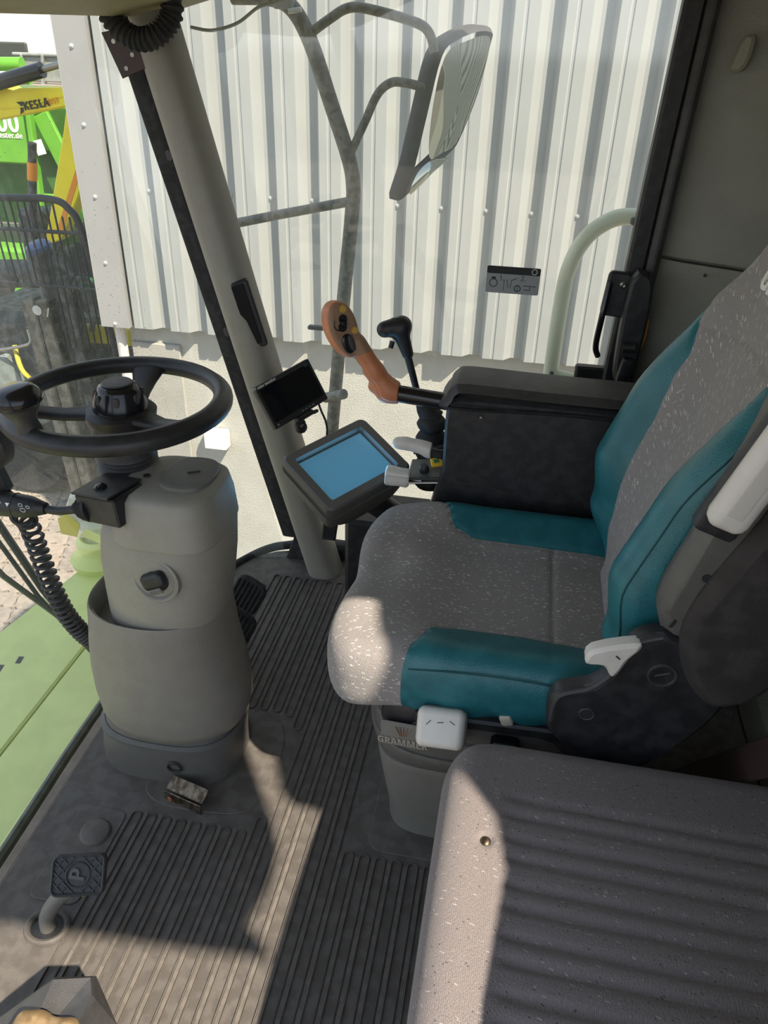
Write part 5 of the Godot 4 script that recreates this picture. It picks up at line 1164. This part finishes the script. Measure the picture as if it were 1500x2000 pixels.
func rbox(size: Vector3, r := 0.004, k := 1, xf := Transform3D.IDENTITY) -> PackedVector3Array:
	var h := size * 0.5
	r = minf(r, minf(h.x, minf(h.y, h.z)) * 0.98)
	h -= Vector3(r, r, r)
	var rings := []
	var lat := []
	for i in k + 1: lat.append([-PI / 2 + PI / 2 * i / k, -1.0])
	for i in k + 1: lat.append([PI / 2 * i / k, 1.0])
	for la in lat:
		var q := PackedVector3Array()
		var cy: float = cos(la[0])
		for quad in 4:
			for i in k + 1:
				var w := PI / 2 * (quad + float(i) / k)
				var sx := 1.0 if quad == 0 or quad == 3 else -1.0
				var sz := 1.0 if quad < 2 else -1.0
				q.append(xf * Vector3(sx * h.x + r * cy * cos(w), la[1] * h.y + r * sin(la[0]), sz * h.z + r * cy * sin(w)))
		rings.append(q)
	return loft(rings)

func at(x: float, y: float, z: float, rx := 0.0, ry := 0.0, rz := 0.0) -> Transform3D:
	return Transform3D(Basis.from_euler(Vector3(deg_to_rad(rx), deg_to_rad(ry), deg_to_rad(rz))), Vector3(x, y, z))

# a frame at o whose y axis runs along dir
func along(o: Vector3, dir: Vector3, side := Vector3(0, 0, 1)) -> Transform3D:
	var y := dir.normalized()
	var x := y.cross(side)
	if x.length() < 0.001: x = y.cross(Vector3(1, 0, 0))
	x = x.normalized()
	return Transform3D(Basis(x, y, x.cross(y)), o)

# a frame from two edges of a face: x along ex, y along ey (made square), z out of the face
func face(o: Vector3, ex: Vector3, ey: Vector3) -> Transform3D:
	var x := ex.normalized()
	var z := x.cross(ey).normalized()
	return Transform3D(Basis(x, z.cross(x), z), o)

func curve(pts: Array, sub := 6) -> PackedVector3Array:
	var o := PackedVector3Array()
	var n := pts.size()
	for i in n - 1:
		var p0: Vector3 = pts[maxi(i - 1, 0)]
		var p1: Vector3 = pts[i]
		var p2: Vector3 = pts[i + 1]
		var p3: Vector3 = pts[mini(i + 2, n - 1)]
		for k in sub:
			o.append(p1.cubic_interpolate(p2, p0, p3, float(k) / sub))
	o.append(pts[n - 1])
	return o

func tube(path: PackedVector3Array, rad, n := 10, close := false) -> PackedVector3Array:
	var rings := []
	var m := path.size()
	var up := Vector3.ZERO
	for i in m:
		var a: Vector3 = path[(i - 1 + m) % m] if close else path[maxi(i - 1, 0)]
		var b: Vector3 = path[(i + 1) % m] if close else path[mini(i + 1, m - 1)]
		var d := (b - a).normalized()
		if up == Vector3.ZERO:
			up = Vector3(0, 1, 0) if absf(d.y) < 0.9 else Vector3(1, 0, 0)
		up = (up - d * up.dot(d)).normalized()
		var s := d.cross(up)
		var r: float = rad[i] if rad is Array or rad is PackedFloat32Array else rad
		var q := PackedVector3Array()
		for k in n:
			var w := TAU * k / n
			q.append(path[i] + (up * cos(w) + s * sin(w)) * r)
		rings.append(q)
	return loft(rings, true, close)

func inset(poly: PackedVector2Array, d: float) -> PackedVector2Array:
	var n := poly.size()
	var o := PackedVector2Array()
	var area := 0.0
	for i in n: area += poly[i].cross(poly[(i + 1) % n])
	var sg := 1.0 if area > 0 else -1.0
	for i in n:
		var a := (poly[i] - poly[(i - 1 + n) % n]).normalized()
		var b := (poly[(i + 1) % n] - poly[i]).normalized()
		var na := Vector2(-a.y, a.x) * sg
		var nb := Vector2(-b.y, b.x) * sg
		var m := (na + nb)
		var l := m.length()
		if l < 0.01: o.append(poly[i])
		else:
			m /= l
			o.append(poly[i] + m * d / maxf(0.35, m.dot(na)))
	return o

# a polygon in the frame's xy plane, drawn out from z = 0 to z = depth, edges chamfered
func prism(poly: PackedVector2Array, depth: float, bev := 0.0, xf := Transform3D.IDENTITY) -> PackedVector3Array:
	var t := PackedVector3Array()
	var n := poly.size()
	var inner := inset(poly, bev) if bev > 0.0 else poly
	var idx := Geometry2D.triangulate_polygon(inner)
	var levels := [[inner, 0.0], [poly, bev], [poly, depth - bev], [inner, depth]] if bev > 0.0 else [[poly, 0.0], [poly, depth]]
	for k in levels.size() - 1:
		var a: PackedVector2Array = levels[k][0]
		var b: PackedVector2Array = levels[k + 1][0]
		var za: float = levels[k][1]
		var zb: float = levels[k + 1][1]
		for i in n:
			var j := (i + 1) % n
			var p := Vector3(a[i].x, a[i].y, za); var q := Vector3(a[j].x, a[j].y, za)
			var r := Vector3(b[j].x, b[j].y, zb); var s := Vector3(b[i].x, b[i].y, zb)
			t.append(p); t.append(q); t.append(r); t.append(p); t.append(r); t.append(s)
	# the side wall's turn follows the polygon's turn; the caps follow the side wall
	var area := 0.0
	for i in n: area += poly[i].cross(poly[(i + 1) % n])
	for i in range(0, idx.size(), 3):
		var a := inner[idx[i]]; var b := inner[idx[i + 1]]; var c := inner[idx[i + 2]]
		var same := (b - a).cross(c - a) * area > 0.0
		if not same:
			var h := b; b = c; c = h
		t.append(Vector3(a.x, a.y, 0)); t.append(Vector3(c.x, c.y, 0)); t.append(Vector3(b.x, b.y, 0))
		t.append(Vector3(a.x, a.y, depth)); t.append(Vector3(b.x, b.y, depth)); t.append(Vector3(c.x, c.y, depth))
	return outward(xf * t)

func rrect(w: float, h: float, r: float, k := 4) -> PackedVector2Array:
	var p := PackedVector2Array()
	for quad in 4:
		var cx := (w / 2 - r) * (1.0 if quad == 0 or quad == 3 else -1.0)
		var cy := (h / 2 - r) * (1.0 if quad < 2 else -1.0)
		for i in k + 1:
			var a := PI / 2 * (quad + float(i) / k)
			p.append(Vector2(cx + r * cos(a), cy + r * sin(a)))
	return p

func poly2(a: Array) -> PackedVector2Array:
	var p := PackedVector2Array()
	for i in range(0, a.size(), 2): p.append(Vector2(a[i], a[i + 1]))
	return p

func smooth2(a: Array, sub := 4) -> PackedVector2Array:
	var p := poly2(a)
	var n := p.size()
	var o := PackedVector2Array()
	for i in n:
		for k in sub:
			o.append(p[i].cubic_interpolate(p[(i + 1) % n], p[(i - 1 + n) % n], p[(i + 2) % n], float(k) / sub))
	return o

func joined(list: Array) -> PackedVector3Array:
	var o := PackedVector3Array()
	for l in list: o.append_array(l)
	return o

# triangles to a mesh; normals are averaged by area below the crease angle
func to_mesh(t: PackedVector3Array, m: Material, crease := 40.0) -> ArrayMesh:
	var nf := t.size() / 3
	var fn := PackedVector3Array(); fn.resize(nf)
	var near := {}
	for f in nf:
		var n: Vector3 = (t[f * 3 + 2] - t[f * 3]).cross(t[f * 3 + 1] - t[f * 3])
		fn[f] = n
		for k in 3:
			var key := Vector3i((t[f * 3 + k] * 20000.0).round())
			if near.has(key): near[key].append(f)
			else: near[key] = PackedInt32Array([f])
	var lim := cos(deg_to_rad(crease))
	var nor := PackedVector3Array(); nor.resize(t.size())
	for f in nf:
		var me := fn[f].normalized()
		for k in 3:
			var s := Vector3.ZERO
			for g in near[Vector3i((t[f * 3 + k] * 20000.0).round())]:
				if g == f or fn[g].normalized().dot(me) > lim: s += fn[g]
			nor[f * 3 + k] = s.normalized() if s.length() > 0.0 else (me if me.length() > 0.5 else Vector3.UP)
	var arr := []
	arr.resize(Mesh.ARRAY_MAX)
	arr[Mesh.ARRAY_VERTEX] = t
	arr[Mesh.ARRAY_NORMAL] = nor
	var mesh := ArrayMesh.new()
	mesh.add_surface_from_arrays(Mesh.PRIMITIVE_TRIANGLES, arr)
	mesh.surface_set_material(0, m)
	return mesh

# ---------------------------------------------------------------- smooth solids from a distance field (surface nets)
func solid(f: Callable, lo: Vector3, hi: Vector3, cell: float) -> Dictionary:
	var n := Vector3i(((hi - lo) / cell).ceil())
	var sx := n.x + 1
	var sxy := (n.x + 1) * (n.y + 1)
	var val := PackedFloat32Array(); val.resize(sxy * (n.z + 1))
	var i := 0
	for z in n.z + 1:
		for y in n.y + 1:
			for x in n.x + 1:
				val[i] = f.call(lo + Vector3(x, y, z) * cell)
				i += 1
	var verts := PackedVector3Array()
	var at_cell := {}
	var off := [0, 1, sx, sx + 1, sxy, sxy + 1, sxy + sx, sxy + sx + 1]
	var edges := [[0, 1], [2, 3], [4, 5], [6, 7], [0, 2], [1, 3], [4, 6], [5, 7], [0, 4], [1, 5], [2, 6], [3, 7]]
	for z in n.z:
		for y in n.y:
			for x in n.x:
				var b := x + y * sx + z * sxy
				var mask := 0
				for k in 8:
					if val[b + off[k]] < 0.0: mask |= 1 << k
				if mask == 0 or mask == 255: continue
				var p := Vector3.ZERO
				var c := 0
				for e in edges:
					var va := val[b + off[e[0]]]
					var vb := val[b + off[e[1]]]
					if (va < 0.0) == (vb < 0.0): continue
					var w := va / (va - vb)
					var pa := Vector3(e[0] & 1, (e[0] >> 1) & 1, e[0] >> 2)
					var pb := Vector3(e[1] & 1, (e[1] >> 1) & 1, e[1] >> 2)
					p += pa.lerp(pb, w)
					c += 1
				at_cell[b] = verts.size()
				verts.append(lo + (Vector3(x, y, z) + p / c) * cell)
	var idx := PackedInt32Array()
	var step := [1, sx, sxy]
	for b in at_cell:
		for ax in 3:
			var u: int = step[(ax + 1) % 3]
			var v: int = step[(ax + 2) % 3]
			var a0 := val[b]
			var a1 := val[b + step[ax]]
			if (a0 < 0.0) == (a1 < 0.0): continue
			if not (at_cell.has(b - u) and at_cell.has(b - v) and at_cell.has(b - u - v)): continue
			var q := [at_cell[b], at_cell[b - u], at_cell[b - u - v], at_cell[b - v]]
			if a0 < 0.0: q = [q[3], q[2], q[1], q[0]]
			idx.append_array(PackedInt32Array([q[0], q[1], q[2], q[0], q[2], q[3]]))
	var nor := PackedVector3Array(); nor.resize(verts.size())
	var h := cell * 0.5
	for k in verts.size():
		var p := verts[k]
		nor[k] = Vector3(f.call(p + Vector3(h, 0, 0)) - f.call(p - Vector3(h, 0, 0)), f.call(p + Vector3(0, h, 0)) - f.call(p - Vector3(0, h, 0)), f.call(p + Vector3(0, 0, h)) - f.call(p - Vector3(0, 0, h))).normalized()
	# front faces run clockwise seen from outside
	if idx.size() >= 3:
		var s := 0.0
		for k in range(0, mini(idx.size(), 3000), 3):
			s += (verts[idx[k + 1]] - verts[idx[k]]).cross(verts[idx[k + 2]] - verts[idx[k]]).dot(nor[idx[k]])
		if s > 0.0:
			for k in range(0, idx.size(), 3):
				var w := idx[k + 1]; idx[k + 1] = idx[k + 2]; idx[k + 2] = w
	return {"v": verts, "n": nor, "i": idx}

func solid_mesh(d: Dictionary, m: Material) -> ArrayMesh:
	var arr := []
	arr.resize(Mesh.ARRAY_MAX)
	arr[Mesh.ARRAY_VERTEX] = d.v
	arr[Mesh.ARRAY_NORMAL] = d.n
	arr[Mesh.ARRAY_INDEX] = d.i
	var mesh := ArrayMesh.new()
	mesh.add_surface_from_arrays(Mesh.PRIMITIVE_TRIANGLES, arr)
	mesh.surface_set_material(0, m)
	return mesh

# the part of a solid where side(p) > 0, cut along the line side = 0
func cut(d: Dictionary, side: Callable, sign_ := 1.0) -> Dictionary:
	var v: PackedVector3Array = d.v.duplicate()
	var n: PackedVector3Array = d.n.duplicate()
	var s := PackedFloat32Array(); s.resize(v.size())
	for k in v.size(): s[k] = side.call(v[k]) * sign_
	var idx := PackedInt32Array()
	var mid := {}
	var src: PackedInt32Array = d.i
	for k in range(0, src.size(), 3):
		var poly := PackedInt32Array()
		for e in 3:
			var a := src[k + e]
			var b := src[k + (e + 1) % 3]
			if s[a] >= 0.0: poly.append(a)
			if (s[a] >= 0.0) != (s[b] >= 0.0):
				var key := Vector2i(mini(a, b), maxi(a, b))
				if not mid.has(key):
					var w := s[a] / (s[a] - s[b])
					mid[key] = v.size()
					v.append(v[a].lerp(v[b], w)); n.append(n[a].lerp(n[b], w).normalized()); s.append(0.0)
				poly.append(mid[key])
		for e in range(1, poly.size() - 1):
			idx.append_array(PackedInt32Array([poly[0], poly[e], poly[e + 1]]))
	# drop what is not used
	var nv := PackedVector3Array(); var nn := PackedVector3Array(); var map := {}
	for k in idx.size():
		var a := idx[k]
		if not map.has(a):
			map[a] = nv.size(); nv.append(v[a]); nn.append(n[a])
		idx[k] = map[a]
	return {"v": nv, "n": nn, "i": idx}

func sd_box(p: Vector3, h: Vector3, r: float) -> float:
	var q := p.abs() - h + Vector3(r, r, r)
	return Vector3(maxf(q.x, 0), maxf(q.y, 0), maxf(q.z, 0)).length() + minf(maxf(q.x, maxf(q.y, q.z)), 0.0) - r

func sd_cap(p: Vector3, a: Vector3, b: Vector3, ra: float, rb: float) -> float:
	var ab := b - a
	var t := clampf((p - a).dot(ab) / ab.length_squared(), 0.0, 1.0)
	return (p - a - ab * t).length() - lerpf(ra, rb, t)

func smin(a: float, b: float, k: float) -> float:
	var h := clampf(0.5 + 0.5 * (b - a) / k, 0.0, 1.0)
	return lerpf(b, a, h) - k * h * (1.0 - h)

func table(xs: Array, ys: Array, x: float) -> float:
	if x <= xs[0]: return ys[0]
	for i in xs.size() - 1:
		if x < xs[i + 1]:
			var t: float = (x - xs[i]) / (xs[i + 1] - xs[i])
			return lerpf(ys[i], ys[i + 1], t * t * (3.0 - 2.0 * t))
	return ys[ys.size() - 1]

# ---------------------------------------------------------------- nodes
var used := {}
func numbered(called: String) -> String:
	used[called] = used.get(called, -1) + 1
	return called if used[called] == 0 else "%s_%03d" % [called, used[called]]

func where(o: Node3D) -> Vector3:
	var p := Vector3.ZERO
	var n: Node = o
	while n != self and n is Node3D:
		p += n.position
		n = n.get_parent()
	return p

# a thing: a node at its base whose children are its parts; "" as category makes it a piece of the setting
func thing(called: String, base: Vector3, label: String, category := "", group := "") -> Node3D:
	var o := Node3D.new()
	o.name = numbered(called)
	add_child(o)
	o.position = base
	o.set_meta("label", label)
	if category == "": o.set_meta("kind", "structure")
	else: o.set_meta("category", category)
	if group != "": o.set_meta("group", group)
	return o

func hang(parent: Node, called: String, mesh: Mesh, pos := Vector3.ZERO) -> MeshInstance3D:
	var o := MeshInstance3D.new()
	o.name = called
	o.mesh = mesh
	parent.add_child(o, true)
	o.position = pos
	return o

# a part made from triangles in world coordinates
func part(parent: Node3D, called: String, t: PackedVector3Array, m: Material, crease := 40.0, label := "") -> MeshInstance3D:
	var c := where(parent)
	var o := hang(parent, called, to_mesh(Transform3D(Basis(), -c) * t, m, crease))
	if label != "": o.set_meta("label", label)
	return o

func spart(parent: Node3D, called: String, d: Dictionary, m: Material, label := "") -> MeshInstance3D:
	var c := where(parent)
	var e := {"v": Transform3D(Basis(), -c) * d.v, "n": d.n, "i": d.i}
	var o := hang(parent, called, solid_mesh(e, m))
	if label != "": o.set_meta("label", label)
	return o

func lettering(parent: Node3D, called: String, words: String, height: float, xf: Transform3D, m: Material, depth := 0.0008, bold := true) -> MeshInstance3D:
	var f := SystemFont.new()
	f.font_names = PackedStringArray(["Droid Sans"])
	f.font_weight = 700 if bold else 400
	var tm := TextMesh.new()
	tm.font = f
	tm.text = words
	tm.font_size = 64
	tm.pixel_size = height / 47.0
	tm.depth = depth
	tm.curve_step = 1.0
	tm.material = m
	var o := hang(parent, called, tm)
	o.transform = Transform3D(xf.basis, xf.origin - where(parent))
	return o

# ---------------------------------------------------------------- materials
func mat(c: Color, rough := 0.6, metal := 0.0) -> StandardMaterial3D:
	var m := StandardMaterial3D.new()
	m.albedo_color = c
	m.roughness = rough
	m.metallic = metal
	return m

func rgb(r: int, g: int, b: int) -> Color:
	return Color(r / 255.0, g / 255.0, b / 255.0)

func noise_tex(seed_: int, freq: float, c0: Color, c1: Color, size := 256, oct := 4, normal := false, bump := 4.0) -> NoiseTexture2D:
	var nz := FastNoiseLite.new()
	nz.seed = seed_
	nz.noise_type = FastNoiseLite.TYPE_SIMPLEX
	nz.frequency = freq
	nz.fractal_octaves = oct
	var t := NoiseTexture2D.new()
	t.width = size; t.height = size
	t.seamless = true
	t.noise = nz
	if normal:
		t.as_normal_map = true
		t.bump_strength = bump
	else:
		var g := Gradient.new()
		g.set_color(0, c0); g.set_color(1, c1)
		g.set_offset(0, 0.3); g.set_offset(1, 0.7)
		t.color_ramp = g
	return t

# plastic or paint with a fine grain and faint blotches
func grained(c: Color, rough: float, blot := 0.06, scale := 6.0, seed_ := 1, grain := 0.25, metal := 0.0) -> StandardMaterial3D:
	var m := mat(Color.WHITE, rough, metal)
	m.albedo_texture = noise_tex(seed_, 0.012, c.darkened(blot), c.lightened(blot * 0.6))
	m.uv1_triplanar = true
	m.uv1_scale = Vector3.ONE * scale
	if grain > 0.0:
		m.normal_enabled = true
		m.normal_texture = grain_map
		m.normal_scale = grain
	return m
var grain_map: NoiseTexture2D

func from_image(im: Image, rough: float, scale: float, world := false) -> StandardMaterial3D:
	var m := mat(Color.WHITE, rough)
	m.albedo_texture = ImageTexture.create_from_image(im)
	m.uv1_triplanar = true
	m.uv1_world_triplanar = world
	m.uv1_scale = Vector3.ONE * scale
	return m

# woven seat cloth: threads, mottling and short light dashes
func cloth_image(base: Color, dash: Color, count: int, seed_: int, tilt: float, dark := 0) -> Image:
	var rnd := RandomNumberGenerator.new()
	rnd.seed = seed_
	var n := 512
	var im := Image.create(n, n, false, Image.FORMAT_RGB8)
	for y in n:
		for x in n:
			var k := 0.9 + 0.2 * rnd.randf() + (0.05 if (x / 2) % 2 == 0 else -0.05)
			im.set_pixel(x, y, Color(base.r * k, base.g * k, base.b * k))
	for i in count + dark:
		var x := rnd.randf() * n
		var y := rnd.randf() * n
		var l := 5 + rnd.randi() % 6
		var c := dash.lerp(base, rnd.randf() * 0.6) if i < count else base.darkened(0.45)
		if i >= count: l = 4
		for s in l:
			for w in 2:
				im.set_pixel(posmod(int(x + s), n), posmod(int(y + s * tilt + w), n), c)
	return im
